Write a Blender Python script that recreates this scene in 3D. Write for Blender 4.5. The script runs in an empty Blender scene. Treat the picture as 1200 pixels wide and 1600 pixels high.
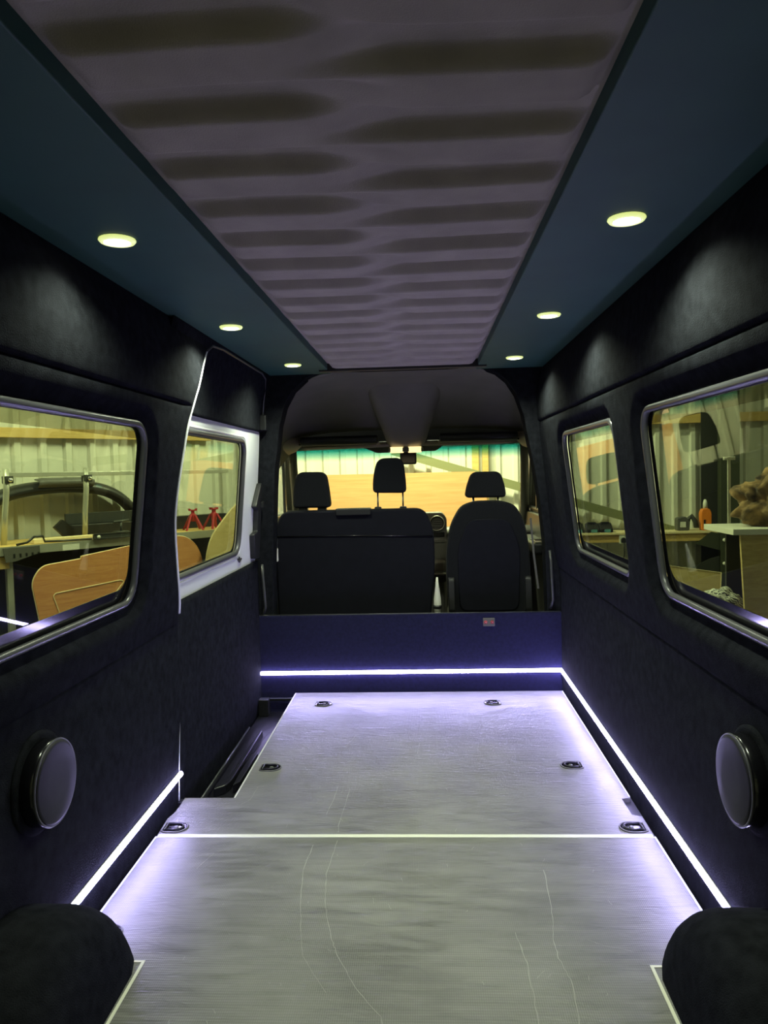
import bpy, math, random
from mathutils import Vector, Matrix
random.seed(7)
scene = bpy.context.scene
COL = scene.collection

# ------------------------------------------------------------------ camera
F_PX = 1180.0
yaw, pitch, roll = 0.0547, 0.0500, -0.0257
fwd = Vector((-math.sin(yaw) * math.cos(pitch), math.cos(yaw) * math.cos(pitch), -math.sin(pitch)))
r0 = Vector((math.cos(yaw), math.sin(yaw), 0))
u0 = r0.cross(fwd)
rt = r0 * math.cos(roll) + u0 * math.sin(roll)
up = -r0 * math.sin(roll) + u0 * math.cos(roll)
cd = bpy.data.cameras.new('camera')
cam = bpy.data.objects.new('camera', cd)
COL.objects.link(cam)
cd.sensor_fit = 'VERTICAL'
cd.sensor_height = 36.0
cd.lens = 36.0 * F_PX / 1600.0
cd.clip_start = 0.02
m = Matrix((rt, up, -fwd)).transposed().to_4x4()
m.translation = Vector((0.1105, 0.0, 1.2677))
cam.matrix_world = m
scene.camera = cam

# ------------------------------------------------------------------ world + exposure
w = bpy.data.worlds.new('workshop_night')
scene.world = w
w.use_nodes = True
w.node_tree.nodes['Background'].inputs[0].default_value = (1.0, 0.95, 0.75, 1)
w.node_tree.nodes['Background'].inputs[1].default_value = 0.03
scene.view_settings.view_transform = 'Standard'
scene.view_settings.look = 'None'
scene.view_settings.exposure = 0.0
scene.view_settings.gamma = 1.0
scene.view_settings.use_curve_mapping = False
WORKSHOP_LIGHT = (0.90, 0.96, 0.60)
WORKSHOP_W = 110.0
LED_COL = (0.51, 0.45, 1.0)
LED_STRENGTH = 70.0
SPOT_COL = (0.90, 1.0, 0.72)
SPOT_W = 23.0
CABLAMP_W = 1.0

# ------------------------------------------------------------------ materials
MATS = {}
def nmat(name):
    m = bpy.data.materials.new(name)
    m.use_nodes = True
    MATS[name] = m
    return m, m.node_tree, m.node_tree.nodes['Principled BSDF']

def mat(name, col, rough=0.6, metal=0.0, spec=0.5, var=0.0, vscale=8.0, bump=0.0, bscale=200.0, sheen=0.0, stretch=None, coat=0.0):
    if name in MATS:
        return MATS[name]
    m, nt, b = nmat(name)
    b.inputs['Base Color'].default_value = (*col, 1)
    b.inputs['Roughness'].default_value = rough
    b.inputs['Metallic'].default_value = metal
    b.inputs['Specular IOR Level'].default_value = spec
    if coat:
        b.inputs['Coat Weight'].default_value = coat
        b.inputs['Coat Roughness'].default_value = 0.15
    if sheen:
        b.inputs['Sheen Weight'].default_value = sheen
        b.inputs['Sheen Roughness'].default_value = 0.6
    if var or bump:
        tc = nt.nodes.new('ShaderNodeTexCoord')
        mp = nt.nodes.new('ShaderNodeMapping')
        nt.links.new(tc.outputs['Object'], mp.inputs[0])
        if stretch:
            mp.inputs['Scale'].default_value = stretch
    if var:
        nz = nt.nodes.new('ShaderNodeTexNoise')
        nz.inputs['Scale'].default_value = vscale
        nz.inputs['Detail'].default_value = 6
        nt.links.new(mp.outputs[0], nz.inputs['Vector'])
        rp = nt.nodes.new('ShaderNodeValToRGB')
        rp.color_ramp.elements[0].position = 0.3
        rp.color_ramp.elements[1].position = 0.7
        rp.color_ramp.elements[0].color = (*[c * (1 - var) for c in col], 1)
        rp.color_ramp.elements[1].color = (*[min(1, c * (1 + var)) for c in col], 1)
        nt.links.new(nz.outputs['Fac'], rp.inputs[0])
        nt.links.new(rp.outputs[0], b.inputs['Base Color'])
    if bump:
        n2 = nt.nodes.new('ShaderNodeTexNoise')
        n2.inputs['Scale'].default_value = bscale
        n2.inputs['Detail'].default_value = 4
        nt.links.new(mp.outputs[0], n2.inputs['Vector'])
        bp = nt.nodes.new('ShaderNodeBump')
        bp.inputs['Strength'].default_value = bump
        bp.inputs['Distance'].default_value = 0.004
        nt.links.new(n2.outputs['Fac'], bp.inputs['Height'])
        nt.links.new(bp.outputs[0], b.inputs['Normal'])
    return m

def emis(name, col, strength):
    m, nt, b = nmat(name)
    b.inputs['Base Color'].default_value = (0.9, 0.9, 0.9, 1)
    b.inputs['Emission Color'].default_value = (*col, 1)
    b.inputs['Emission Strength'].default_value = strength
    return m

def glass(name, tint=(0.82, 0.84, 0.78), band=None, f0=0.04, gain=1.0):
    m, nt, b = nmat(name)
    N = nt.nodes
    N.remove(b)
    out = N['Material Output']
    tr = N.new('ShaderNodeBsdfTransparent')
    gl = N.new('ShaderNodeBsdfGlossy')
    gl.inputs['Roughness'].default_value = 0.0
    mx = N.new('ShaderNodeMixShader')
    lw = N.new('ShaderNodeLayerWeight')
    lw.inputs['Blend'].default_value = 0.5
    pw = N.new('ShaderNodeMath'); pw.operation = 'POWER'; pw.inputs[1].default_value = 5.0
    ma = N.new('ShaderNodeMath'); ma.operation = 'MULTIPLY_ADD'
    ma.inputs[1].default_value = (1 - f0) * gain; ma.inputs[2].default_value = f0
    L = nt.links.new
    L(lw.outputs['Facing'], pw.inputs[0]); L(pw.outputs[0], ma.inputs[0]); L(ma.outputs[0], mx.inputs[0])
    tr.inputs[0].default_value = (*tint, 1)
    if band:
        z0, z1, col = band
        tc = N.new('ShaderNodeTexCoord'); sp = N.new('ShaderNodeSeparateXYZ'); mr = N.new('ShaderNodeMapRange')
        mr.inputs[1].default_value = z0; mr.inputs[2].default_value = z1
        mc = N.new('ShaderNodeMix'); mc.data_type = 'RGBA'
        mc.inputs['A'].default_value = (*tint, 1); mc.inputs['B'].default_value = (*col, 1)
        L(tc.outputs['Object'], sp.inputs[0]); L(sp.outputs['Z'], mr.inputs[0]); L(mr.outputs[0], mc.inputs['Factor'])
        L(mc.outputs['Result'], tr.inputs[0])
    L(tr.outputs[0], mx.inputs[1]); L(gl.outputs[0], mx.inputs[2]); L(mx.outputs[0], out.inputs[0])
    return m

def wood(name, c1, c2, scale=(1, 14, 14), rough=0.55):
    m, nt, b = nmat(name)
    N = nt.nodes; L = nt.links.new
    tc = N.new('ShaderNodeTexCoord'); mp = N.new('ShaderNodeMapping'); mp.inputs['Scale'].default_value = scale
    nz = N.new('ShaderNodeTexNoise'); nz.inputs['Scale'].default_value = 2.2; nz.inputs['Detail'].default_value = 8; nz.inputs['Distortion'].default_value = 1.2
    rp = N.new('ShaderNodeValToRGB')
    rp.color_ramp.elements[0].position = 0.35; rp.color_ramp.elements[1].position = 0.65
    rp.color_ramp.elements[0].color = (*c1, 1); rp.color_ramp.elements[1].color = (*c2, 1)
    L(tc.outputs['Object'], mp.inputs[0]); L(mp.outputs[0], nz.inputs['Vector']); L(nz.outputs['Fac'], rp.inputs[0]); L(rp.outputs[0], b.inputs['Base Color'])
    b.inputs['Roughness'].default_value = rough
    return m

def floor_mat(name):
    m, nt, b = nmat(name)
    N = nt.nodes; L = nt.links.new
    tc = N.new('ShaderNodeTexCoord')
    nz = N.new('ShaderNodeTexNoise'); nz.inputs['Scale'].default_value = 3.0; nz.inputs['Detail'].default_value = 8
    mp = N.new('ShaderNodeMapping'); mp.inputs['Scale'].default_value = (0.7, 5.0, 1)
    n2 = N.new('ShaderNodeTexNoise'); n2.inputs['Scale'].default_value = 7; n2.inputs['Detail'].default_value = 6; n2.inputs['Distortion'].default_value = 1.0
    L(tc.outputs['Object'], nz.inputs['Vector']); L(tc.outputs['Object'], mp.inputs[0]); L(mp.outputs[0], n2.inputs['Vector'])
    ad = N.new('ShaderNodeMath'); ad.operation = 'ADD'
    L(nz.outputs['Fac'], ad.inputs[0]); L(n2.outputs['Fac'], ad.inputs[1])
    rp = N.new('ShaderNodeValToRGB')
    rp.color_ramp.elements[0].position = 0.38; rp.color_ramp.elements[0].color = (0.115, 0.114, 0.111, 1)
    rp.color_ramp.elements[1].position = 0.62; rp.color_ramp.elements[1].color = (0.195, 0.192, 0.188, 1)
    hf = N.new('ShaderNodeMath'); hf.operation = 'MULTIPLY'; hf.inputs[1].default_value = 0.5
    L(ad.outputs[0], hf.inputs[0]); L(hf.outputs[0], rp.inputs[0])
    # pressed mesh pattern: two crossing sine ridges
    sp = N.new('ShaderNodeSeparateXYZ'); L(tc.outputs['Object'], sp.inputs[0])
    def wave(a, bb, k):
        x = N.new('ShaderNodeMath'); x.operation = 'MULTIPLY'; x.inputs[1].default_value = a * k; L(sp.outputs['X'], x.inputs[0])
        y = N.new('ShaderNodeMath'); y.operation = 'MULTIPLY_ADD'; y.inputs[1].default_value = bb * k; L(sp.outputs['Y'], y.inputs[0]); L(x.outputs[0], y.inputs[2])
        s = N.new('ShaderNodeMath'); s.operation = 'SINE'; L(y.outputs[0], s.inputs[0])
        return s
    k = 2 * math.pi / 0.0095
    w1 = wave(0.866, 0.5, k); w2 = wave(0.866, -0.5, k)
    mu = N.new('ShaderNodeMath'); mu.operation = 'MULTIPLY'; L(w1.outputs[0], mu.inputs[0]); L(w2.outputs[0], mu.inputs[1])
    mr = N.new('ShaderNodeMapRange'); mr.inputs[1].default_value = -0.2; mr.inputs[2].default_value = 0.5; mr.inputs[3].default_value = 0.92; mr.inputs[4].default_value = 1.18
    L(mu.outputs[0], mr.inputs[0])
    vm = N.new('ShaderNodeVectorMath'); vm.operation = 'SCALE'
    L(rp.outputs[0], vm.inputs[0]); L(mr.outputs[0], vm.inputs['Scale']); L(vm.outputs[0], b.inputs['Base Color'])
    bp = N.new('ShaderNodeBump'); bp.inputs['Strength'].default_value = 0.35; bp.inputs['Distance'].default_value = 0.0006
    L(mu.outputs[0], bp.inputs['Height'])
    m3 = N.new('ShaderNodeMapping'); m3.inputs['Scale'].default_value = (1.0, 4.0, 1); L(tc.outputs['Object'], m3.inputs[0])
    n3 = N.new('ShaderNodeTexNoise'); n3.inputs['Scale'].default_value = 9; n3.inputs['Detail'].default_value = 7; n3.inputs['Distortion'].default_value = 2.0
    L(m3.outputs[0], n3.inputs['Vector'])
    b2 = N.new('ShaderNodeBump'); b2.inputs['Strength'].default_value = 0.5; b2.inputs['Distance'].default_value = 0.004
    L(n3.outputs['Fac'], b2.inputs['Height']); L(bp.outputs[0], b2.inputs['Normal']); L(b2.outputs[0], b.inputs['Normal'])
    r2 = N.new('ShaderNodeMapRange'); r2.inputs[1].default_value = 0.35; r2.inputs[2].default_value = 0.65; r2.inputs[3].default_value = 0.28; r2.inputs[4].default_value = 0.50
    L(n2.outputs['Fac'], r2.inputs[0]); L(r2.outputs[0], b.inputs['Roughness'])
    return m

carpet = mat('black_carpet', (0.0115, 0.0124, 0.0158), rough=1.0, spec=0.02, var=0.35, vscale=30, bump=0.6, bscale=300)
carpet_lo = carpet
board_carpet = mat('bulkhead_carpet', (0.010, 0.010, 0.040), rough=0.95, spec=0.15, var=0.2, vscale=60, bump=0.4, bscale=400, sheen=0.05)
pelmet_m = mat('teal_vinyl', (0.024, 0.080, 0.062), rough=0.6, spec=0.35, var=0.12, vscale=4, bump=0.1, bscale=500)  # teal of the vinyl, with lens-flare haze taken into the colour
ceil_m = mat('grey_headlining', (0.38, 0.34, 0.29), rough=1.0, spec=0.05, var=0.10, vscale=9, bump=0.3, bscale=350)
headliner = mat('cab_headliner', (0.20, 0.19, 0.165), rough=0.95, spec=0.1, var=0.08, vscale=5)
beige = mat('beige_plastic', (0.48, 0.41, 0.33), rough=0.6)
dkplastic = mat('dark_plastic', (0.010, 0.0105, 0.012), rough=0.45, var=0.1)
grplastic = mat('grey_plastic', (0.09, 0.088, 0.08), rough=0.5)
rubber = mat('rubber_seal', (0.055, 0.056, 0.062), rough=0.32, spec=0.6)
black = mat('black_gloss', (0.006, 0.006, 0.008), rough=0.18)
frit_m = mat('frit_black', (0.008, 0.008, 0.010), rough=0.12)
seatfab = mat('seat_fabric', (0.0075, 0.0082, 0.0105), rough=0.95, spec=0.1, var=0.15, vscale=90, bump=0.3, bscale=500, sheen=0.05)
seatvinyl = mat('seat_back_vinyl', (0.0075, 0.0078, 0.0125), rough=0.8, spec=0.12, var=0.12, vscale=20)
white = mat('white_paint', (0.78, 0.80, 0.82), rough=0.3, coat=0.5)
chrome = mat('chrome', (0.75, 0.75, 0.75), rough=0.2, metal=1.0)
floor_m = floor_mat('grey_mesh_floor')
seam_m = mat('pale_seam', (0.72, 0.72, 0.62), rough=0.5)
edge_m = mat('pale_floor_edge', (0.60, 0.60, 0.58), rough=0.45)
scratch_m = mat('scratch', (0.34, 0.34, 0.31), rough=0.7)
step_m = mat('step_plastic', (0.009, 0.009, 0.013), rough=0.35, bump=0.1, bscale=600)
lens_m = mat('cover_face', (0.016, 0.016, 0.020), spec=0.2, rough=0.5, var=0.35, vscale=9)
pane_m = glass('privacy_glass', (0.65, 0.69, 0.60))
clear_m = glass('clear_glass', (0.94, 0.95, 0.90))
band_m = glass('dotted_glass_band', (0.50, 0.47, 0.38))
screen_m = glass('windscreen_glass', (0.95, 0.96, 0.88), band=(1.37, 1.45, (0.10, 0.46, 0.48)))
shade_m = None
led_m = emis('led_white', LED_COL, LED_STRENGTH)
spot_m = emis('downlight_glow', (1.0, 1.0, 0.72), 14.0)
rim_glow = emis('painted_rim_glare', (0.80, 0.90, 0.28), 0.9)  # bezel emits to imitate the yellow-green glare around the lens
cablamp_m = emis('cab_lamp_glow', (1.0, 0.74, 0.32), 1.5)
cream_sheet = mat('cream_sheet', (0.62, 0.62, 0.53), rough=0.45, var=0.06, vscale=2)
orange_ply = wood('orange_ply', (0.50, 0.20, 0.07), (0.60, 0.27, 0.10), (1.5, 1.5, 22))
front_ply = wood('front_ply', (0.62, 0.30, 0.12), (0.70, 0.37, 0.16), (0.8, 1, 16))
pale_ply = wood('pale_ply', (0.50, 0.37, 0.15), (0.62, 0.48, 0.23), (3, 3, 14))
timber = wood('timber', (0.50, 0.33, 0.10), (0.62, 0.43, 0.15), (2, 2, 20))
ply_edge = mat('ply_edge', (0.75, 0.62, 0.36), rough=0.6)
galv = mat('galvanised', (0.55, 0.55, 0.47), rough=0.35, metal=0.6, var=0.1)
steel = mat('olive_steel', (0.04, 0.046, 0.026), rough=0.5)
steel_lt = mat('pale_olive_steel', (0.20, 0.21, 0.10), rough=0.5)
darksteel = mat('dark_steel', (0.03, 0.032, 0.028), rough=0.5)
concrete = mat('concrete', (0.22, 0.22, 0.20), rough=0.85, var=0.2, vscale=2)
redm = mat('red_paint', (0.36, 0.02, 0.025), rough=0.35)
orangem = mat('orange_plastic', (0.80, 0.22, 0.02), rough=0.4)
blackplastic = mat('black_plastic_part', (0.012, 0.012, 0.012), rough=0.4)
whiteplastic = mat('white_plastic', (0.7, 0.7, 0.62), rough=0.4)
teal_label = mat('teal_label', (0.10, 0.28, 0.30), rough=0.5)
fur_m = mat('fur', (0.17, 0.105, 0.045), rough=1.0, var=0.92, vscale=11, bump=1.0, bscale=45, sheen=0.1)

def cloth_mat():
    m, nt, b = nmat('patterned_cloth')
    N = nt.nodes; L = nt.links.new
    tc = N.new('ShaderNodeTexCoord')
    br = N.new('ShaderNodeTexBrick'); br.inputs['Scale'].default_value = 18
    br.inputs['Color1'].default_value = (0.03, 0.03, 0.03, 1); br.inputs['Color2'].default_value = (0.07, 0.07, 0.06, 1)
    br.inputs['Mortar'].default_value = (0.75, 0.75, 0.66, 1); br.inputs['Mortar Size'].default_value = 0.06
    mp = N.new('ShaderNodeMapping'); mp.inputs['Rotation'].default_value = (0.4, 0.9, 0.7)
    L(tc.outputs['Object'], mp.inputs[0]); L(mp.outputs[0], br.inputs['Vector']); L(br.outputs['Color'], b.inputs['Base Color'])
    return m
cloth_m = cloth_mat()

# ------------------------------------------------------------------ mesh helpers
class MB:
    def __init__(s):
        s.v = []; s.f = []
    def box(s, a, b):
        i = len(s.v)
        x0, y0, z0 = a; x1, y1, z1 = b
        s.v += [(x0, y0, z0), (x1, y0, z0), (x1, y1, z0), (x0, y1, z0), (x0, y0, z1), (x1, y0, z1), (x1, y1, z1), (x0, y1, z1)]
        s.f += [tuple(i + k for k in q) for q in ((0, 3, 2, 1), (4, 5, 6, 7), (0, 1, 5, 4), (1, 2, 6, 5), (2, 3, 7, 6), (3, 0, 4, 7))]
        return s
    def hexa(s, p):
        i = len(s.v); s.v += [tuple(q) for q in p]
        s.f += [tuple(i + k for k in q) for q in ((0, 3, 2, 1), (4, 5, 6, 7), (0, 1, 5, 4), (1, 2, 6, 5), (2, 3, 7, 6), (3, 0, 4, 7))]
        return s
    def prism(s, poly, mp, a, b):
        # poly: 2D points, mp(u, v, t) -> xyz, extruded t = a..b
        i = len(s.v); n = len(poly)
        s.v += [tuple(mp(u, v, a)) for u, v in poly] + [tuple(mp(u, v, b)) for u, v in poly]
        s.f.append(tuple(range(i + n - 1, i - 1, -1))); s.f.append(tuple(range(i + n, i + 2 * n)))
        for k in range(n):
            k2 = (k + 1) % n
            s.f.append((i + k, i + k2, i + n + k2, i + n + k))
        return s
    def tube(s, pts, r, n=8, closed=False, flat=None):
        pts = [Vector(p) for p in pts]; i = len(s.v); m = len(pts); prev = None
        rr = r if isinstance(r, (list, tuple)) else [r] * m
        for k, p in enumerate(pts):
            if closed:
                t = (pts[(k + 1) % m] - pts[k - 1]).normalized()
            else:
                t = (pts[min(k + 1, m - 1)] - pts[max(k - 1, 0)]).normalized()
            if prev is None:
                a = Vector((0, 0, 1)) if abs(t.z) < 0.9 else Vector((1, 0, 0))
                nx = t.cross(a).normalized()
            else:
                nx = (prev - t * prev.dot(t)).normalized()
            prev = nx; ny = t.cross(nx)
            for j in range(n):
                an = 2 * math.pi * j / n
                s.v.append(tuple(p + nx * math.cos(an) * rr[k] + ny * math.sin(an) * rr[k] * (flat or 1)))
        for k in range(m if closed else m - 1):
            k2 = (k + 1) % m
            for j in range(n):
                j2 = (j + 1) % n
                s.f.append((i + k * n + j, i + k2 * n + j, i + k2 * n + j2, i + k * n + j2))
        if not closed:
            s.f.append(tuple(i + j for j in range(n))); s.f.append(tuple(i + (m - 1) * n + n - 1 - j for j in range(n)))
        return s
    def lathe(s, prof, mp, n=32):
        # prof: list of (r, h); mp(x, y, h) -> xyz
        i = len(s.v); m = len(prof)
        for r, h in prof:
            for j in range(n):
                a = 2 * math.pi * j / n
                s.v.append(tuple(mp(r * math.cos(a), r * math.sin(a), h)))
        for k in range(m - 1):
            for j in range(n):
                j2 = (j + 1) % n
                s.f.append((i + k * n + j, i + k * n + j2, i + (k + 1) * n + j2, i + (k + 1) * n + j))
        s.f.append(tuple(i + j for j in range(n - 1, -1, -1))); s.f.append(tuple(i + (m - 1) * n + j for j in range(n)))
        return s
    def grid(s, rows):
        i = len(s.v); m = len(rows); n = len(rows[0])
        for r in rows:
            s.v += [tuple(p) for p in r]
        for a in range(m - 1):
            for b in range(n - 1):
                s.f.append((i + a * n + b, i + a * n + b + 1, i + (a + 1) * n + b + 1, i + (a + 1) * n + b))
        return s

def obj(name, mb, material, parent=None, smooth=False, bevel=0.0, segs=2, subsurf=0, solid=0.0):
    me = bpy.data.meshes.new(name)
    me.from_pydata(mb.v, [], mb.f)
    me.materials.append(material)
    if smooth:
        me.polygons.foreach_set('use_smooth', [True] * len(me.polygons))
    me.update()
    o = bpy.data.objects.new(name, me)
    COL.objects.link(o)
    if parent is not None:
        o.parent = parent
        off = Vector((0, 0, 0)); q = parent
        while q is not None:
            off += q.location; q = q.parent
            break
        base = parent.get('_base')
        b = Vector(base) if base is not None else Vector((0, 0, 0))
        o.matrix_parent_inverse = Matrix.Translation(-b)
    if solid:
        md = o.modifiers.new('solid', 'SOLIDIFY'); md.thickness = solid; md.offset = 0
    if bevel:
        md = o.modifiers.new('bevel', 'BEVEL'); md.width = bevel; md.segments = segs; md.limit_method = 'ANGLE'; md.angle_limit = math.radians(35)
        if not smooth:
            me.polygons.foreach_set('use_smooth', [True] * len(me.polygons))
            md.harden_normals = True
    if subsurf:
        md = o.modifiers.new('sub', 'SUBSURF'); md.levels = subsurf; md.render_levels = subsurf
    return o

def tag(o, label=None, cat=None, group=None, kind=None):
    if label: o['label'] = label
    if cat: o['category'] = cat
    if group: o['group'] = group
    if kind: o['kind'] = kind
    return o
def thing(name, loc, label=None, cat=None, group=None, kind=None):
    o = bpy.data.objects.new(name, None)
    COL.objects.link(o)
    o.location = loc
    o['_base'] = tuple(loc)
    o.empty_display_size = 0.05
    return tag(o, label, cat, group, kind)
def copy_thing(src, loc, rotz=0.0):
    # src is a thing built around its own base at the world origin
    r = src.copy(); COL.objects.link(r)
    r.location = loc; r.rotation_euler = (0, 0, rotz)
    for ch in list(src.children):
        c = ch.copy(); COL.objects.link(c); c.parent = r
        for g in list(ch.children):
            d = g.copy(); COL.objects.link(d); d.parent = c
    return r

def lerp(a, b, t): return a + (b - a) * t
def interp(tab, x):
    if x <= tab[0][0]: return tab[0][1]
    for (a, va), (b, vb) in zip(tab, tab[1:]):
        if x <= b: return lerp(va, vb, (x - a) / (b - a))
    return tab[-1][1]
def smooth(t):
    t = max(0.0, min(1.0, t)); return t * t * (3 - 2 * t)
def rrect(u0_, u1_, v0, v1, r, n=6):
    pts = []
    for cx, cy, a0 in ((u1_ - r, v1 - r, 0), (u0_ + r, v1 - r, 90), (u0_ + r, v0 + r, 180), (u1_ - r, v0 + r, 270)):
        for k in range(n + 1):
            a = math.radians(a0 + 90 * k / n)
            pts.append((cx + r * math.cos(a), cy + r * math.sin(a)))
    return pts
def round_poly(pts, r, n=5):
    out = []; m = len(pts)
    rr = r if isinstance(r, (list, tuple)) else [r] * m
    for i in range(m):
        p = Vector(pts[i]).to_2d() if len(pts[i]) == 2 else Vector(pts[i][:2])
        a = Vector(pts[i - 1]); b = Vector(pts[(i + 1) % m])
        da = (a - p); db = (b - p)
        q = min(rr[i], da.length * 0.45, db.length * 0.45)
        s = p + da.normalized() * q; e = p + db.normalized() * q
        if q < 1e-5:
            out.append((p.x, p.y)); continue
        for k in range(n + 1):
            t = k / n
            z = s * (1 - t) ** 2 + p * 2 * t * (1 - t) + e * t * t
            out.append((z.x, z.y))
    return out

# ================================================================== VAN SHELL
SKIN = [(-0.3, 0.885), (0.0, 0.885), (0.66, 0.885), (0.74, 0.868), (0.85, 0.848), (1.46, 0.785), (1.545, 0.780), (1.556, 0.772), (1.60, 0.768), (1.70, 0.772), (1.80, 0.785), (1.88, 0.808), (1.91, 0.815)]
SEAM_HI, SEAM_LO = 1.550, 0.700
def skin(z):
    x = interp(SKIN, z)
    for s, d in ((SEAM_HI, 0.012), (SEAM_LO, 0.005)):
        x += d * math.exp(-((z - s) / 0.004) ** 2)
    return x
def lip_x(z): return sum(interp(SKIN, z + 0.016 * k) for k in range(-5, 6)) / 11
def glass_x(z):      # outward plane of the side glass
    return 0.885 + (z - 0.86) / (1.455 - 0.86) * (0.815 - 0.885)
# y0, y1, z0, z1, corner radius
OPEN_R = [(1.02, 2.475, 0.862, 1.452, 0.085), (2.83, 3.845, 0.862, 1.448, 0.075)]
OPEN_L = [(1.02, 2.475, 0.862, 1.452, 0.085)]
EDGE_L = [(-0.3, 2.87), (0.0, 2.87), (0.3, 2.92), (0.5, 2.965), (0.75, 2.91), (0.95, 2.82), (1.15, 2.765), (1.40, 2.825), (1.51, 2.875), (1.64, 2.975), (1.76, 3.10), (1.84, 3.24), (1.88, 3.37), (1.95, 3.45)]
_ez = [p[0] for p in EDGE_L]
def edge_l(z):          # smooth curve through the edge points
    n = len(EDGE_L)
    z = max(EDGE_L[0][0], min(EDGE_L[-1][0], z))
    k = max(i for i in range(n - 1) if EDGE_L[i][0] <= z)
    (z0, a), (z1, b) = EDGE_L[k], EDGE_L[k + 1]
    def sl(i):
        if i <= 0 or i >= n - 1: return 0.0
        return (EDGE_L[i + 1][1] - EDGE_L[i - 1][1]) / (EDGE_L[i + 1][0] - EDGE_L[i - 1][0])
    h = z1 - z0; t = (z - z0) / h
    return (2*t**3 - 3*t**2 + 1) * a + (t**3 - 2*t**2 + t) * h * sl(k) + (-2*t**3 + 3*t**2) * b + (t**3 - t**2) * h * sl(k + 1)
def sdf(y, z, o):
    y0, y1, z0, z1, r = o
    qx = abs(y - (y0 + y1) / 2) - (y1 - y0) / 2 + r
    qz = abs(z - (z0 + z1) / 2) - (z1 - z0) / 2 + r
    return math.hypot(max(qx, 0), max(qz, 0)) + min(max(qx, qz), 0) - r

def side_wall(name, side, opens, ymin, ymax, zmin, zmax, edge=None, fixed_x=None):
    h = 0.0165
    zs = set()
    k = int((zmax - zmin) / h)
    for i in range(k + 1):
        zs.add(round(zmin + (zmax - zmin) * i / k, 5))
    for s in (SEAM_HI, SEAM_LO):
        zs = {z for z in zs if abs(z - s) > 0.014}
        zs |= {s - 0.011, s - 0.005, s - 0.0022, s, s + 0.0022, s + 0.005, s + 0.011}
    zs = sorted(zs)
    ny = int((ymax - ymin) / h)
    V = []; Fi = []; SD = []
    for z in zs:
        for i in range(ny + 1):
            y = ymin + (ymax - ymin) * i / ny
            if edge:
                ys = 2.58
                if y > ys:
                    y = ys + (y - ys) / (ymax - ys) * (edge(z) - ys)
            zz = z; d = 9
            for o in opens:
                q = sdf(y, zz, o)
                if abs(q) < 0.6 * h:
                    e = 1e-4
                    gy = (sdf(y + e, zz, o) - sdf(y - e, zz, o)) / (2 * e); gz = (sdf(y, zz + e, o) - sdf(y, zz - e, o)) / (2 * e)
                    y -= q * gy; zz -= q * gz; q = 0
                d = min(d, q)
            x = skin(zz)
            if edge:
                fade_ = smooth((edge(zz) - y) / 0.12)
                x = lerp(lip_x(zz), x, fade_)
            if d < 0.07:
                t = smooth((0.062 - max(d, 0)) / 0.036)
                x = lerp(x, glass_x(zz) - 0.004, t)
            if edge:   # roll the free edge outwards to the door gap
                ed = edge(zz) - y
                if ed < 0.05:
                    x += 0.004 * smooth((0.02 - ed) / 0.02)
            V.append((side * x, y, zz)); SD.append(d)
    n = ny + 1
    for a in range(len(zs) - 1):
        for b in range(ny):
            q = (a * n + b, a * n + b + 1, (a + 1) * n + b + 1, (a + 1) * n + b)
            if sum(SD[i] for i in q) < -1e-6 and max(SD[i] for i in q) < 1e-5:
                continue
            Fi.append(q if side < 0 else q[::-1])
    mb = MB(); mb.v = V; mb.f = Fi
    return tag(obj(name, mb, carpet, smooth=True), kind='structure')

wr = side_wall('wall_right', 1, OPEN_R, -0.1, 4.46, -0.06, 1.905)
wl_ = side_wall('wall_left', -1, OPEN_L, -0.1, 3.45, -0.06, 1.905, edge=edge_l)
tag(wr, 'black carpeted right side wall with two windows', 'wall'); tag(wl_, 'black carpeted left side wall behind the sliding door', 'wall')

def ringpts(o, off, side, dx, n=8):
    y0, y1, z0, z1, r = o
    pts = rrect(y0 - off, y1 + off, z0 - off, z1 + off, max(r + off, 0.01), n)
    return [(side * (glass_x(z) + dx), y, z) for y, z in pts]

def ring_mesh(outer, inner):
    mb = MB(); n = len(outer)
    mb.v = list(outer) + list(inner)
    mb.f = [(k, (k + 1) % n, n + (k + 1) % n, n + k) for k in range(n)]
    return mb

def side_window(name, side, o, label):
    t = thing(name, (side * 0.87, (o[0] + o[1]) / 2, o[2]), label, 'window', kind='structure')
    mb = MB().tube(ringpts(o, -0.002, side, -0.006), 0.0115, 10, True)
    obj('window_seal', mb, rubber, t, smooth=True)
    # the pane is a thin solid sheet
    p = ringpts(o, 0.02, side, 0.016); q = ringpts(o, 0.02, side, 0.020); n = len(p)
    mb = MB(); mb.v = p + q
    mb.f = [tuple(range(n)), tuple(range(2 * n - 1, n - 1, -1))] + [(k, n + k, n + (k + 1) % n, (k + 1) % n) for k in range(n)]
    obj('pane', mb, pane_m, t)
    # printed black border on the glass, wider along the bottom
    y0, y1, z0, z1, r = o
    outer = ringpts(o, 0.018, side, 0.0135)
    inner_o = (y0 + 0.012, y1 - 0.014, z0 + 0.050, z1 - 0.012, 0.07)
    inner = ringpts(inner_o, 0, side, 0.0135)
    obj('glass_border', ring_mesh(outer, inner), frit_m, t, solid=0.002)
    bz0, bz1 = z1 - 0.046, z1 - 0.006
    obj('shade_band', MB().grid([[(side * (glass_x(bz0) + 0.0145), y0 + 0.02, bz0), (side * (glass_x(bz0) + 0.0145), y1 - 0.02, bz0)], [(side * (glass_x(bz1) + 0.0145), y0 + 0.02, bz1), (side * (glass_x(bz1) + 0.0145), y1 - 0.03, bz1)]]), band_m, t)
    return t
side_window('window_1', -1, OPEN_L[0], 'large rear window in the left carpeted wall')
side_window('window_2', 1, OPEN_R[0], 'large rear window in the right carpeted wall')
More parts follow.
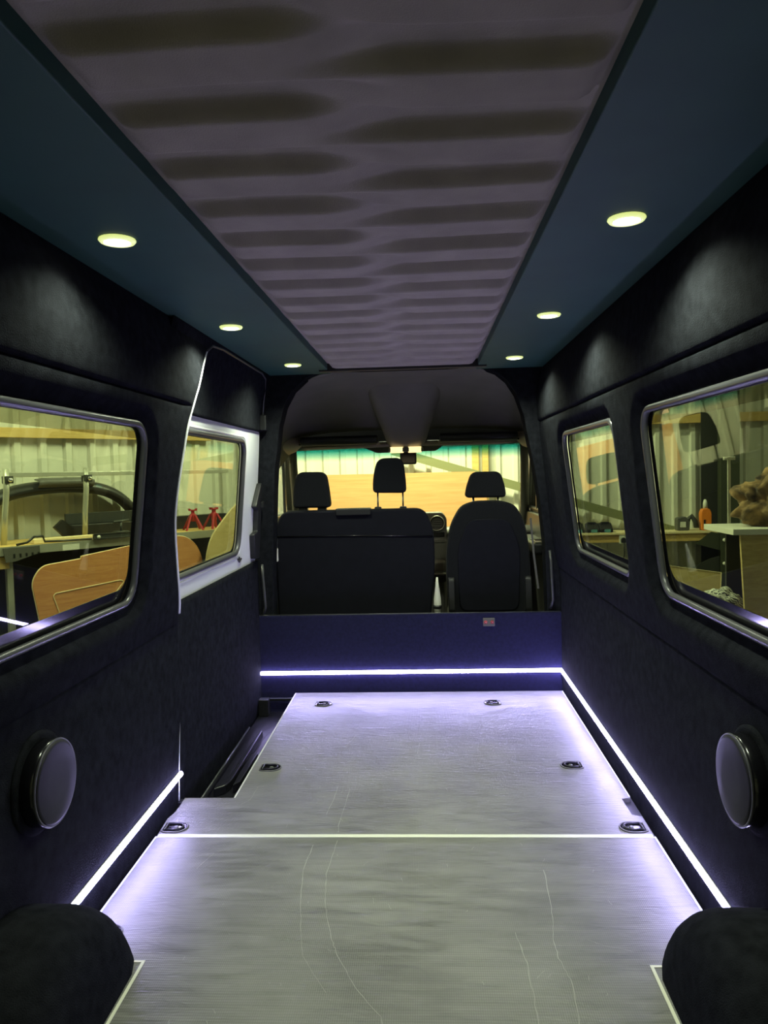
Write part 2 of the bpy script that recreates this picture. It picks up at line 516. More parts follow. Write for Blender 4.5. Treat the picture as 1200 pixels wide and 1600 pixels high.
side_window('window_3', 1, OPEN_R[1], 'smaller front window in the right carpeted wall')

# ---- floor
ft = thing('floor', (0, 2, 0), 'grey mesh-patterned floor boards of the van', 'floor', kind='structure')
HW = 0.872
rear_poly = [(-HW, -0.15), (HW, -0.15), (HW, 2.578), (-HW, 2.578)]
front_poly = [(-HW, 2.588), (HW, 2.588), (HW, 2.735), (HW - 0.032, 2.748), (HW - 0.034, 2.885), (HW, 2.892), (HW, 4.325), (-0.672, 4.335),
              (-0.668, 2.90), (-HW, 2.90), (-HW + 0.004, 2.80), (-HW - 0.0, 2.76), (-HW - 0.008, 2.72)]
up_xy = lambda u, v, t: (u, v, t)
obj('floor_panel', MB().prism(rear_poly, up_xy, -0.018, 0.0), floor_m, ft)
obj('floor_panel', MB().prism(front_poly, up_xy, -0.018, 0.0), floor_m, ft)
obj('seam_strip', MB().box((-HW + 0.004, 2.572, -0.004), (HW - 0.004, 2.594, 0.0022)), seam_m, ft, bevel=0.001)
sub = MB().box((-0.67, -0.15, -0.05), (0.9, 4.40, -0.0185)); sub.box((-0.9, -0.15, -0.05), (-0.67, 2.87, -0.0185))
obj('floor_base', sub, dkplastic, ft)
for sx in (-1, 1):
    e = MB().box((sx * HW - 0.003, 1.9, -0.018), (sx * HW + 0.003, 2.578, 0.0016))
    obj('edge_trim', e, edge_m, ft)
    e = MB().box((min(sx * 0.655, sx * 0.663), 1.2, -0.002), (max(sx * 0.655, sx * 0.663), 1.894, 0.0016))
    e.box((min(sx * 0.655, sx * 0.87), 1.888, -0.002), (max(sx * 0.655, sx * 0.87), 1.896, 0.0014))
    obj('corner_seam', e, seam_m, ft)
obj('edge_trim', MB().box((HW - 0.003, 2.90, -0.018), (HW + 0.002, 4.32, 0.0014)), edge_m, ft)
obj('edge_trim', MB().box((-0.674, 2.90, -0.018), (-0.668, 4.33, 0.0012)), edge_m, ft)
def scratch(mb, pts, w):
    pts = [Vector(p) for p in pts]; fine = []
    for a, b in zip(pts, pts[1:]):
        for k in range(6):
            fine.append(a.lerp(b, k / 6) + Vector((random.uniform(-1, 1), 0)) * 0.0018)
    fine.append(pts[-1])
    i = len(mb.v)
    for k, p in enumerate(fine):
        ww = w * random.uniform(0.35, 1.0)
        mb.v += [(p.x - ww, p.y, 0.0009), (p.x + ww, p.y, 0.0009)]
    for k in range(len(fine) - 1):
        mb.f.append((i + 2 * k, i + 2 * k + 1, i + 2 * k + 3, i + 2 * k + 2))
SCR = [[(-0.22, 2.55), (-0.23, 2.33), (-0.21, 2.15), (-0.175, 2.0), (-0.15, 1.93), (-0.09, 1.8), (-0.02, 1.70), (0.0, 1.60)],
       [(-0.30, 2.52), (-0.31, 2.35), (-0.28, 2.12), (-0.24, 1.92), (-0.16, 1.78)],
       [(0.46, 2.36), (0.45, 2.15), (0.43, 2.0), (0.43, 1.92), (0.445, 1.84), (0.44, 1.72), (0.42, 1.60)],
       [(0.33, 2.03), (0.345, 1.9), (0.345, 1.77), (0.34, 1.62)],
       [(-0.27, 3.02), (-0.275, 2.87), (-0.285, 2.75)], [(-0.22, 2.98), (-0.225, 2.80), (-0.23, 2.66), (-0.225, 2.61)],
       [(-0.60, 3.0), (-0.605, 2.88), (-0.63, 2.84)], [(0.06, 3.5), (0.05, 3.36)], [(-0.25, 3.6), (-0.29, 3.45)],
       [(0.52, 2.0), (0.56, 1.975), (0.61, 1.96), (0.63, 1.95)], [(0.36, 1.84), (0.385, 1.87)], [(-0.66, 2.36), (-0.63, 2.46)]]
sm = MB()
for k, s_ in enumerate(SCR):
    scratch(sm, s_, 0.0013 if k < 4 else 0.0011)
for k in range(70):
    x = random.uniform(-0.6, 0.7); y = random.uniform(1.6, 3.6); a = random.uniform(-0.6, 0.6); l = random.uniform(0.004, 0.03)
    scratch(sm, [(x, y), (x + a * l, y + l)], 0.0009)
tag(obj('scratches', sm, scratch_m, ft), kind='stuff')

# ---- step well by the sliding door
sw = thing('floor_step', (-0.78, 3.6, -0.25), 'black moulded step well beside the sliding door', 'step', kind='structure')
mb = MB().grid([[(-0.672, 2.88, -0.02), (-0.672, 4.42, -0.02)], [(-0.69, 2.88, -0.13), (-0.69, 4.42, -0.13)]])
obj('riser', mb, step_m, sw)
mb = MB().box((-0.95, 2.86, -0.30), (-0.66, 4.42, -0.13))
obj('tread', mb, step_m, sw, bevel=0.006)
mb = MB().box((-0.905, 2.86, -0.13), (-0.665, 2.895, -0.002))
obj('end_wall', mb, step_m, sw)
for rp2 in ([(-0.845, 3.20), (-0.80, 3.24), (-0.788, 3.30), (-0.788, 3.95), (-0.806, 3.95), (-0.810, 3.36), (-0.825, 3.29), (-0.85, 3.26)],
            [(-0.770, 3.24), (-0.745, 3.28), (-0.740, 3.62), (-0.775, 3.62), (-0.775, 3.36)]):
    obj('tread_ridge', MB().prism(rp2, up_xy, -0.131, -0.09), step_m, sw, bevel=0.006, segs=3)
obj('sill_rail', MB().tube([(-0.868, 3.0, -0.09), (-0.872, 4.0, -0.09)], 0.005, 6), rubber, sw, smooth=True)
obj('bracket', MB().box((-0.89, 4.30, -0.13), (-0.83, 4.36, -0.03)), dkplastic, sw, bevel=0.006)
obj('bracket', MB().box((-0.90, 4.345, -0.05), (-0.66, 4.365, -0.035)), dkplastic, sw, bevel=0.003)

# ---- front low bulkhead board
wf = thing('wall_front', (0, 4.4, 0), 'low dark carpeted board behind the cab seats', 'wall', kind='structure')
obj('board', MB().box((-0.905, 4.395, -0.28), (0.90, 4.425, 0.446)), board_carpet, wf, bevel=0.008)
obj('top_welt', MB().tube([(-0.90, 4.405, 0.447), (0.895, 4.405, 0.443)], 0.0045, 6), rubber, wf, smooth=True)

# ---- hoop around the cab opening
INNER = [(-0.805, 0.30), (-0.805, 0.70), (-0.792, 0.95), (-0.778, 1.20), (-0.768, 1.33), (-0.748, 1.47), (-0.735, 1.57), (-0.703, 1.68), (-0.652, 1.77), (-0.57, 1.842), (-0.50, 1.868), (-0.42, 1.882),
         (0.42, 1.882), (0.47, 1.868), (0.54, 1.84), (0.60, 1.79), (0.65, 1.71), (0.688, 1.60), (0.715, 1.455), (0.745, 1.30), (0.780, 1.07), (0.802, 0.84), (0.815, 0.30)]
OUTER = []
for (x, z) in INNER:
    OUTER.append((x, z))
def outer_of(x, z):
    if z >= 1.79 or abs(x) < 0.55:
        return (max(-0.93, min(0.93, x * 1.5)) if abs(x) > 0.45 else x, 1.98)
    return (0.93 if x > 0 else -0.93, z)
mb = MB(); n = len(INNER)
OUT = [outer_of(x, z) for x, z in INNER]
for yy in (4.43, 4.56):
    mb.v += [(x, yy, z) for x, z in INNER] + [(x, yy, z) for x, z in OUT]
for k in range(n - 1):
    mb.f.append((k, k + 1, n + k + 1, n + k)[::-1])
    mb.f.append((2 * n + k, 2 * n + k + 1, 3 * n + k + 1, 3 * n + k))
    mb.f.append((k, 2 * n + k, 2 * n + k + 1, k + 1)[::-1])
tag(obj('trim_3', mb, carpet, bevel=0.006), 'black carpeted hoop framing the opening to the cab', 'trim', kind='structure')

# ---- pelmets
for nm, sx, lab in (('trim_1', -1, 'dark teal pelmet running along the left of the roof'), ('trim_2', 1, 'dark teal pelmet running along the right of the roof')):
    poly = [(sx * 0.421, 1.862), (sx * 0.845, 1.862), (sx * 0.845, 1.93), (sx * 0.421, 1.93)]
    mb = MB().prism(poly, lambda u, v, t: (u, t, v), -0.12, 4.43)
    tag(obj(nm, mb, pelmet_m, bevel=0.004), lab, 'pelmet', kind='structure')

# ---- ribbed ceiling
T = 0.228
rows = []
ny_ = 1000
def recess(q):            # 0 on the flat crest, 1 in the raised channel behind it
    q %= 1.0
    if q < 0.42: return 0.0
    if q < 0.58: return smooth((q - 0.42) / 0.16)
    if q < 0.84: return 1.0
    return 1.0 - smooth((q - 0.84) / 0.16)
for i in range(ny_ + 1):
    y = -0.12 + (4.262 + 0.12) * i / ny_
    r_ = []
    wob = 0.004 * math.sin(y * 9.0)
    for j in range(49):
        x = -0.47 + 0.94 * j / 48
        side_w = smooth((x + 0.11) / 0.22)
        q = y / T + 0.03 * math.sin(x * 7.0 + y * 2.3)
        hgt = recess(q + 0.28) * (1 - side_w) + recess(q + 0.86) * side_w
        hgt *= smooth((4.20 - y) / 0.06)
        amp = 0.032 * smooth((0.416 + 0.5 * wob - abs(x)) / 0.035)
        r_.append((x, y, 1.8985 - amp * (1 - hgt)))
    rows.append(r_[::-1])
tag(obj('ceiling', MB().grid(rows), ceil_m, smooth=True), 'grey ribbed fabric roof lining between the pelmets', 'ceiling', kind='structure')
ct = tag(obj('trim_4', MB().box((-0.47, 4.256, 1.852), (0.47, 4.30, 1.935)), blackplastic, bevel=0.004), 'thin black strip across the front of the ribbed lining', 'trim', kind='structure')

# ---- sliding door
def door_x(z):
    return 0.905 + (z - 0.76) / (1.535 - 0.76) * (0.852 - 0.905) if z > 0.76 else 0.905
d1 = thing('door_1', (-0.91, 3.6, 0), 'left sliding door with bare white window frame and black carpeted panels', 'door', kind='structure')
dm = lambda dx: (lambda u, v, t: (-(door_x(v) + dx - t), u, v))
def plate(polys, dx, th, hole=None):
    mb = MB()
    if hole is None:
        return mb.prism(polys, dm(dx), 0.0, th)
    n = len(polys)
    mb.v = [dm(dx)(u, v, th) for u, v in polys] + [dm(dx)(u, v, th) for u, v in hole] + [dm(dx)(u, v, 0) for u, v in polys] + [dm(dx)(u, v, 0) for u, v in hole]
    for k in range(n):
        k2 = (k + 1) % n
        mb.f += [(k, k2, n + k2, n + k), (2 * n + k, 3 * n + k, 3 * n + k2, 2 * n + k2), (n + k, n + k2, 3 * n + k2, 3 * n + k), (k, 2 * n + k, 2 * n + k2, k2)]
    return mb
hole = round_poly([(2.80, 0.868), (3.99, 0.868), (4.06, 1.465), (2.80, 1.465)], 0.09, 8)
frame_outer = [(lerp(2.72, 4.395, (u - 2.80) / 1.26), lerp(0.765, 1.537, (v - 0.868) / 0.597)) for u, v in hole]
frame_outer = []
for (u, v) in hole:      # push the hole outline out to the rectangle edge
    cy, cz = 3.43, 1.166
    du, dv = u - cy, v - cz
    hu = (4.395 - cy) if du > 0 else (cy - 2.72); hv = (1.537 - cz) if dv > 0 else (cz - 0.765)
    s_ = min(hu / abs(du) if abs(du) > 1e-6 else 9e9, hv / abs(dv) if abs(dv) > 1e-6 else 9e9)
    frame_outer.append((cy + du * s_, cz + dv * s_))
obj('window_frame', plate(frame_outer, 0.0, 0.004, hole), white, d1)
# stepped white flanges of the pressed frame
mb = MB().tube([dm(0.004)(u, v, 0.004) for u, v in round_poly([(2.72, 0.845), (4.01, 0.845), (4.085, 1.487), (2.72, 1.487)], 0.09, 8)], 0.008, 8, True)
obj('frame_flange', mb, white, d1, smooth=True)
mb = MB().tube([dm(0.006)(u, v, 0.004) for u, v in hole], 0.015, 8, True)
obj('window_seal', mb, rubber, d1, smooth=True)
hb = [(u, v) for u, v in round_poly([(2.83, 0.885), (3.965, 0.885), (4.035, 1.45), (2.83, 1.45)], 0.08, 8)]
ho = round_poly([(2.78, 0.85), (4.01, 0.85), (4.08, 1.485), (2.78, 1.485)], 0.09, 8)
mb = MB(); nn = len(hb); mb.v = [dm(0.02)(u, v, 0) for u, v in ho] + [dm(0.02)(u, v, 0) for u, v in hb]
mb.f = [(k, (k + 1) % nn, nn + (k + 1) % nn, nn + k) for k in range(nn)]
obj('glass_border', mb, frit_m, d1, solid=0.002)
obj('pane', MB().prism(ho, dm(0.026), 0.0, 0.004), pane_m, d1)
up_poly = [(2.72, 1.539), (4.40, 1.539), (4.40, 1.80), (4.36, 1.835), (4.25, 1.85), (2.72, 1.85)]
rows = []
for i in range(22):
    z = 1.530 + (1.87 - 1.530) * i / 21
    rows.append([(-(door_x(1.54) - 0.012 - 0.10 * smooth((z - 1.56) / 0.55) ) + 0.006 * math.sin(0) , 2.72 + 1.69 * j / 20, z) for j in range(21)])
obj('upper_panel', MB().grid(rows), carpet, d1, smooth=True, solid=0.006)
rows = []
for i in range(40):
    z = -0.13 + (0.778 + 0.13) * i / 39
    rows.append([(-0.897 + 0.006 * smooth((z + 0.13) / 0.1) + 0.010 * math.exp(-((2.72 + 1.69 * j / 40 - 4.41) / 0.03) ** 2) * 0, 2.72 + 1.69 * j / 40, z) for j in range(41)])
obj('lower_panel', MB().grid(rows), carpet, d1, smooth=True, solid=0.008)
lc = round_poly([(4.27, 0.80), (4.385, 0.795), (4.385, 1.23), (4.36, 1.235), (4.24, 1.10), (4.30, 1.08), (4.30, 0.955), (4.22, 0.945)], 0.012)
obj('latch_cover', plate(lc, -0.004, 0.03), dkplastic, d1, bevel=0.006)
obj('latch_hinge', MB().box((-0.875, 4.355, 1.09), (-0.83, 4.40, 1.125)), dkplastic, d1, bevel=0.005)
obj('door_stop', MB().box((-0.85, 4.36, 1.54), (-0.80, 4.415, 1.63)), dkplastic, d1, bevel=0.008)
obj('clip', MB().tube([(-0.893, 3.96, 0.835), (-0.893, 3.99, 0.818), (-0.893, 4.03, 0.83)], 0.006, 6).tube([(-0.893, 3.99, 0.818), (-0.893, 3.99, 0.845)], 0.005, 6), blackplastic, d1)
obj('top_seal', MB().tube([(-0.795, 3.16, 1.80), (-0.788, 3.24, 1.838), (-0.785, 3.4, 1.848), (-0.785, 4.22, 1.848), (-0.79, 4.33, 1.83), (-0.81, 4.39, 1.77), (-0.835, 4.40, 1.56)], 0.006, 8), rubber, d1, smooth=True)
# white body lip showing along the edge of the rear wall
lip = []
for i in range(60):
    z = 0.74 + (1.885 - 0.74) * i / 59
    lip.append((-(lip_x(z) + 0.004), edge_l(z) + 0.004, z))
mb = MB().tube(lip, [0.0065 if p_[2] < 1.5 else 0.0045 for p_ in lip], 8)
tag(obj('trim_5', mb, white, smooth=True), 'thin white painted body edge beside the sliding door', 'trim', kind='structure')
lip = [(-(lip_x(z) + 0.004), edge_l(z) + 0.004, z) for z in [0.0 + 0.3 * i / 12 for i in range(13)]]
tag(obj('trim_6', MB().tube(lip, [0.006 - 0.004 * i / 12 for i in range(13)], 8), white, smooth=True), 'short white body edge at the foot of the sliding door opening', 'trim', kind='structure')

# ================================================================== CAB
rows = []
for i in range(25):
    t = i / 24
    y = 4.50 + (5.47 - 4.50) * t
    zt = interp([(4.5, 1.895), (4.7, 1.875), (4.9, 1.845), (5.05, 1.80), (5.25, 1.715), (5.40, 1.635), (5.47, 1.59)], y)
    zb = interp([(4.5, 1.20), (5.47, 1.45)], y)
    hw = interp([(4.5, 0.865), (5.47, 0.845)], y)
    row = []
    for j in range(41):
        a = math.pi * j / 40
        c, s_ = math.cos(a), math.sin(a)
        row.append((-hw * math.copysign(abs(c) ** 0.55, c), y, zb + (zt - zb) * abs(s_) ** 0.55))
    rows.append(row)
tag(obj('ceiling_cab', MB().grid(rows), headliner, smooth=True, solid=0.01), 'moulded dark cab headliner arching over the seats', 'ceiling', kind='structure')
hd = thing('trim_7', (0, 5.5, 1.46), 'dark header shelf above the windscreen with beige lower rail', 'trim', kind='structure')
obj('shelf_back', MB().box((-0.86, 5.62, 1.47), (0.86, 5.66, 1.75)), seatvinyl, hd)
obj('shelf_tray', MB().box((-0.84, 5.40, 1.488), (0.84, 5.64, 1.50)), dkplastic, hd, bevel=0.004)
obj('header_rail', MB().tube([(-0.83, 5.57, 1.470), (-0.4, 5.575, 1.478), (0, 5.575, 1.482), (0.4, 5.575, 1.482), (0.82, 5.57, 1.480)], 0.015, 8), beige, hd, smooth=True)
# sun visors
for nm, x0, x1, lab in (('sun_visor', -0.76, -0.215, 'dark folded sun visor above the passenger side of the windscreen'), ('sun_visor', 0.225, 0.765, 'dark folded sun visor above the driver side of the windscreen')):
    v = thing(nm, ((x0 + x1) / 2, 5.38, 1.48), lab, 'sun visor', 'sun visors')
    prof = round_poly([(5.30, 1.500), (5.325, 1.482), (5.50, 1.505), (5.50, 1.53), (5.33, 1.545), (5.30, 1.53)], 0.008)
    obj('visor_panel', MB().prism(prof, lambda u, vv, t: (t, u, vv), x0, x1), dkplastic, v, bevel=0.006)
    sx = x0 if x0 < 0 else x1
    obj('pivot', MB().tube([(sx, 5.42, 1.50), (sx + (0.05 if sx > 0 else -0.05), 5.40, 1.525), (sx + (0.075 if sx > 0 else -0.075), 5.38, 1.55)], 0.014, 8), beige, v, smooth=True)
    obj('clip', MB().box(((x1 if x0 < 0 else x0) - 0.012, 5.36, 1.478), ((x1 if x0 < 0 else x0) + 0.012, 5.42, 1.50)), beige, v, bevel=0.004)
# overhead console
oc = thing('overhead_console', (-0.01, 5.2, 1.43), 'dark wedge-shaped roof console hanging above the windscreen', 'console')
secs = [(4.84, 1.875, 0.29), (4.97, 1.77, 0.245), (5.08, 1.64, 0.20), (5.15, 1.55, 0.165), (5.19, 1.485, 0.145), (5.215, 1.455, 0.13), (5.26, 1.437, 0.115)]
rows = []
for (y, z, hw) in secs:
    row = []
    for j in range(21):
        a = math.pi * j / 20
        c, s_ = math.cos(a), math.sin(a)
        row.append((-0.012 - hw * math.copysign(abs(c) ** 0.5, c), y + 0.24 * (1 - abs(s_) ** 0.6), z + 0.05 * (1 - abs(s_) ** 0.6)))
    rows.append(row)
rows.append([(-0.012 + (p[0] + 0.012) * 0.9, 5.46, 1.445) for p in rows[-1]])
obj('console_shell', MB().grid(rows), headliner, oc, smooth=True, subsurf=1, solid=0.006)
obj('lamp_bezel', MB().prism(rrect(-0.135, 0.105, 5.20, 5.27, 0.03), up_xy, 1.418, 1.448), grplastic, oc, bevel=0.004)
for x0 in (-0.122, 0.002):
    mb = MB().prism(rrect(x0, x0 + 0.092, 5.193, 5.262, 0.022), up_xy, 1.412, 1.452)
    obj('lamp_lens', mb, cablamp_m, oc, bevel=0.004)
ld = bpy.data.lights.new('cab_lamp_light', 'AREA'); ld.shape = 'RECTANGLE'; ld.size = 0.2; ld.size_y = 0.05; ld.energy = CABLAMP_W; ld.color = (1.0, 0.8, 0.45)
lo = bpy.data.objects.new('cab_lamp_light', ld); COL.objects.link(lo); lo.location = (-0.012, 5.23, 1.408); lo.parent = oc; lo.matrix_parent_inverse = Matrix.Translation(-Vector(oc['_base']))
# mirror plate + sensor box
mi = thing('sensor_housing', (0, 5.6, 1.34), 'black camera housing and plate at the top centre of the windscreen', 'housing')
obj('plate', MB().prism(round_poly([(-0.34, 1.47), (-0.24, 1.425), (0.20, 1.43), (0.27, 1.48)], 0.02), lambda u, v, t: (u, t, v), 5.585, 5.605), black, mi, bevel=0.003)
obj('camera_box', MB().box((-0.065, 5.52, 1.335), (0.055, 5.60, 1.43)), dkplastic, mi, bevel=0.012)
# windscreen
ws = thing('window_5', (0, 6.0, 0.8), 'wide windscreen with a blue tinted band along its top', 'window', kind='structure')
rows = []
for i in range(15):
    t = i / 14
    row = []
    for j in range(25):
        x = -0.875 + 1.75 * j / 24
        bow = 0.16 * (x / 0.875) ** 2
        row.append((x, 5.60 + 0.95 * t - bow * (0.35 + 0.65 * t), 1.47 - 0.72 * t))
    rows.append(row)
obj('pane', MB().grid(rows), screen_m, ws, smooth=True, solid=0.004)
# A pillars and corner blocks
for sx, nm, lab in ((-1, 'trim_8', 'grey left windscreen pillar'), (1, 'trim_9', 'grey right windscreen pillar')):
    pt = thing(nm, (sx * 0.85, 5.6, 0.9), lab, 'pillar', kind='structure')
    a = 0.842 if sx > 0 else 0.862
    pts_ = [(sx * (a - 0.012), 5.50, 1.475), (sx * (a + 0.005), 5.62, 1.33), (sx * (a + 0.025), 5.78, 1.17), (sx * (a + 0.045), 5.95, 1.0), (sx * (a + 0.055), 6.08, 0.86)]
    obj('pillar_cover', MB().tube(pts_, [0.030, 0.030, 0.032, 0.036, 0.045], 10), grplastic, pt, smooth=True)
    b = [(sx * 0.80, 5.50, 1.53), (sx * 0.845, 5.42, 1.50), (sx * 0.872, 5.30, 1.48), (sx * 0.885, 5.10, 1.47), (sx * 0.89, 4.8, 1.48)]
    obj('corner_block', MB().tube(b, [0.045, 0.066, 0.068, 0.04, 0.02], 12), beige, pt, smooth=True)
# cab doors: flat sides with a window opening
def cab_door(name, sx, lab):
    t = thing(name, (sx * 0.92, 5.2, 0.2), lab, 'door', kind='structure')
    X = 0.935
    mp = lambda u, v, tt: (sx * (X - 0.03 * max(0, v - 0.95) / 0.5 + tt), u, v)
    hole = round_poly([(4.66, 0.985), (6.0, 0.985), (5.62, 1.43), (4.66, 1.43)], 0.06, 6)
    outer = []
    for (u, v) in hole:
        cy, cz = 5.2, 1.2
        du, dv = u - cy, v - cz
        hu = 1.0 if du > 0 else 0.68; hv = 0.30 if dv > 0 else 0.45
        k = min(hu / abs(du) if abs(du) > 1e-6 else 9e9, hv / abs(dv) if abs(dv) > 1e-6 else 9e9)
        outer.append((cy + du * k, cz + dv * k))
    n = len(hole); mb = MB()
    mb.v = [mp(u, v, 0) for u, v in outer] + [mp(u, v, 0) for u, v in hole] + [mp(u, v, 0.06) for u, v in hole]
    for k in range(n):
        k2 = (k + 1) % n
        mb.f += [(k, k2, n + k2, n + k), (n + k, n + k2, 2 * n + k2, 2 * n + k)]
    obj('door_frame', mb, grplastic, t)
    obj('window_seal', MB().tube([mp(u, v, -0.004) for u, v in hole], 0.014, 8, True), rubber, t, smooth=True)
    obj('pane', MB().prism(round_poly([(4.65, 0.975), (6.01, 0.975), (5.62, 1.44), (4.65, 1.44)], 0.06, 6), mp, 0.03, 0.034), clear_m, t)
    obj('door_card', MB().box((min(sx * 0.90, sx * 0.93), 4.6, 0.1), (max(sx * 0.90, sx * 0.93), 6.1, 0.96)), dkplastic, t, bevel=0.02)
    ar = obj('armrest', MB().box((min(sx * 0.80, sx * 0.91), 4.9, 0.72), (max(sx * 0.80, sx * 0.91), 5.6, 0.80)), dkplastic, t, bevel=0.02)
    obj('armrest_cap', MB().box((min(sx * 0.822, sx * 0.892), 4.95, 0.799), (max(sx * 0.822, sx * 0.892), 5.18, 0.806)), beige, ar, bevel=0.004)
    sp_ = MB().box((min(sx * 0.825, sx * 0.875), 5.0, 0.806), (max(sx * 0.825, sx * 0.875), 5.10, 0.812))
    obj('switch_panel', sp_, dkplastic, ar, bevel=0.003)
    obj('window_post', MB().box((min(sx * 0.915, sx * 0.935), 5.52, 0.98), (max(sx * 0.915, sx * 0.935), 5.545, 1.42)), rubber, t)
    return t
cab_door('door_2', -1, 'left cab door with window beyond the passenger bench')
cab_door('door_3', 1, 'right cab door with window and armrest beyond the driver seat')
# cab floor and front bulkhead closing the cab
tag(obj('floor_cab', MB().box((-0.95, 4.42, -0.35), (0.95, 6.6, -0.30)), dkplastic), 'dark cab floor under the seats', 'floor', kind='structure')

# dashboard
da = thing('dashboard', (0, 5.9, 0.3), 'dark van dashboard with round vent between the seats', 'dashboard')
prof = round_poly([(5.80, -0.3), (5.80, 0.55), (5.72, 0.62), (5.70, 0.80), (5.78, 0.86), (6.05, 0.80), (6.60, 0.72), (6.60, -0.3)], 0.04)
obj('dash_body', MB().prism(prof, lambda u, v, t: (t, u, v), -0.93, 0.93), dkplastic, da, bevel=0.01)
obj('centre_binnacle', MB().prism(round_poly([(0.02, 0.60), (0.268, 0.60), (0.268, 0.93), (0.235, 0.972), (-0.02, 0.972), (-0.02, 0.62)], 0.02), lambda u, v, t: (u, t, v), 5.64, 5.80), grplastic, da, bevel=0.008)
vy = lambda x, y, h: (0.196 + x, 5.64 - h, 0.893 + y)
vt = obj('round_vent', MB().lathe([(0.058, -0.01), (0.058, 0.012), (0.052, 0.016), (0.044, 0.012), (0.042, -0.004)], vy, 28), blackplastic, da, smooth=True)
obj('vent_ring', MB().tube([vy(0.054 * math.cos(a * math.pi / 16), 0.054 * math.sin(a * math.pi / 16), 0.014) for a in range(32)], 0.0035, 6, True), galv, vt, smooth=True)
for k in range(4):
    zz = 0.893 - 0.026 + 0.017 * k
    obj('vent_slat', MB().box((0.160, 5.632, zz), (0.232, 5.640, zz + 0.006)), grplastic, vt)
obj('display_slot', MB().box((0.13, 5.634, 0.79), (0.25, 5.65, 0.825)), black, da, bevel=0.004)
obj('button_row', MB().box((0.12, 5.634, 0.745), (0.255, 5.65, 0.775)), grplastic, da, bevel=0.006)
obj('lower_console', MB().box((0.10, 5.60, 0.10), (0.26, 5.78, 0.62)), grplastic, da, bevel=0.03)
obj('cup_tray', MB().box((0.10, 5.48, 0.47), (0.26, 5.62, 0.54)), dkplastic, da, bevel=0.02)

# seats
def xz(u, v, t): return (u, t, v)
def seat_back(name, parent, poly, r, y0, y1, m, lean=0.10, zb=0.40):
    pl = round_poly(poly, r, 6)
    mp = lambda u, v, t: (u, t + (v - zb) * -lean + lean * 0.3, v)
    return obj(name, MB().prism(pl, mp, y0, y1), m, parent, bevel=0.035, segs=4)
def headrest(parent, poly, y0, y1, r, m):
    h = obj('headrest', MB().prism(round_poly(poly, r, 6), xz, y0, y1), m, parent, bevel=0.03, segs=4)
    return h
b = thing('passenger_bench', (-0.35, 4.85, -0.3), 'dark double passenger bench seat with two headrests, left of the driver seat', 'seat')
seat_back('backrest', b, [(-0.835, 0.36), (0.13, 0.36), (0.165, 0.70), (0.160, 0.92), (0.105, 1.052), (-0.785, 1.052), (-0.835, 0.93)], [0.02, 0.02, 0.1, 0.1, 0.09, 0.09, 0.1], 4.68, 4.80, seatvinyl, 0.08)
obj('cushion', MB().box((-0.83, 4.75, 0.20), (0.13, 5.30, 0.36)), seatfab, b, bevel=0.04, segs=3)
obj('seat_box', MB().box((-0.80, 4.72, -0.30), (0.10, 5.2, 0.20)), dkplastic, b, bevel=0.01)
obj('back_seam', MB().tube([(-0.825, 4.662, 0.895), (-0.3, 4.662, 0.890), (0.155, 4.662, 0.880)], 0.004, 6), black, b, smooth=True)
obj('belt_guide', MB().box((-0.445, 4.635, 1.018), (-0.225, 4.72, 1.062)), dkplastic, b, bevel=0.008)
hr1 = headrest(b, [(-0.722, 1.068), (-0.482, 1.066), (-0.490, 1.16), (-0.508, 1.292), (-0.690, 1.295), (-0.716, 1.19)], 4.70, 4.80, [0.03, 0.03, 0.06, 0.05, 0.05, 0.06], seatfab)
hr2 = headrest(b, [(-0.215, 1.152), (-0.005, 1.147), (-0.008, 1.24), (-0.022, 1.368), (-0.182, 1.368), (-0.212, 1.25)], 4.70, 4.80, [0.03, 0.03, 0.06, 0.05, 0.05, 0.06], seatfab)
for x in (-0.186, -0.028):
    obj('headrest_post', MB().tube([(x, 4.745, 1.03), (x, 4.745, 1.17)], 0.0055, 8), chrome, hr2, smooth=True)
    obj('post_sleeve', MB().box((x - 0.022, 4.72, 1.04), (x + 0.022, 4.77, 1.064)), dkplastic, b, bevel=0.008)
for x in (-0.66, -0.54):
    obj('post_sleeve', MB().box((x - 0.028, 4.72, 1.04), (x + 0.028, 4.77, 1.072)), dkplastic, b, bevel=0.008)
dr = thing('driver_seat', (0.49, 4.85, -0.3), 'dark single driver seat with rounded back and one headrest', 'seat')
seat_back('backrest', dr, [(0.25, 0.36), (0.745, 0.36), (0.755, 0.60), (0.742, 0.82), (0.715, 0.97), (0.655, 1.065), (0.575, 1.088), (0.415, 1.088), (0.330, 1.06), (0.265, 0.95), (0.236, 0.80), (0.232, 0.60)],
          [0.02, 0.02, 0.1, 0.1, 0.08, 0.05, 0.05, 0.05, 0.05, 0.08, 0.1, 0.1], 4.67, 4.80, seatfab, 0.08)
obj('back_panel', MB().prism(round_poly([(0.31, 0.40), (0.68, 0.40), (0.69, 0.80), (0.62, 0.98), (0.37, 0.98), (0.30, 0.80)], 0.06), lambda u, v, t: (u, t - (v - 0.4) * 0.08 + 0.024, v), 4.662, 4.70), seatvinyl, dr, bevel=0.01)
obj('cushion', MB().box((0.25, 4.75, 0.20), (0.74, 5.30, 0.36)), seatfab, dr, bevel=0.04, segs=3)
obj('seat_box', MB().box((0.30, 4.72, -0.30), (0.70, 5.2, 0.20)), dkplastic, dr, bevel=0.01)
for x in (0.262, 0.735):
    obj('recliner_cover', MB().prism(round_poly([(4.64, 0.40), (4.78, 0.40), (4.76, 0.62), (4.66, 0.62)], 0.03), lambda u, v, t: (t, u, v), x - 0.02, x + 0.02), dkplastic, dr, bevel=0.006)
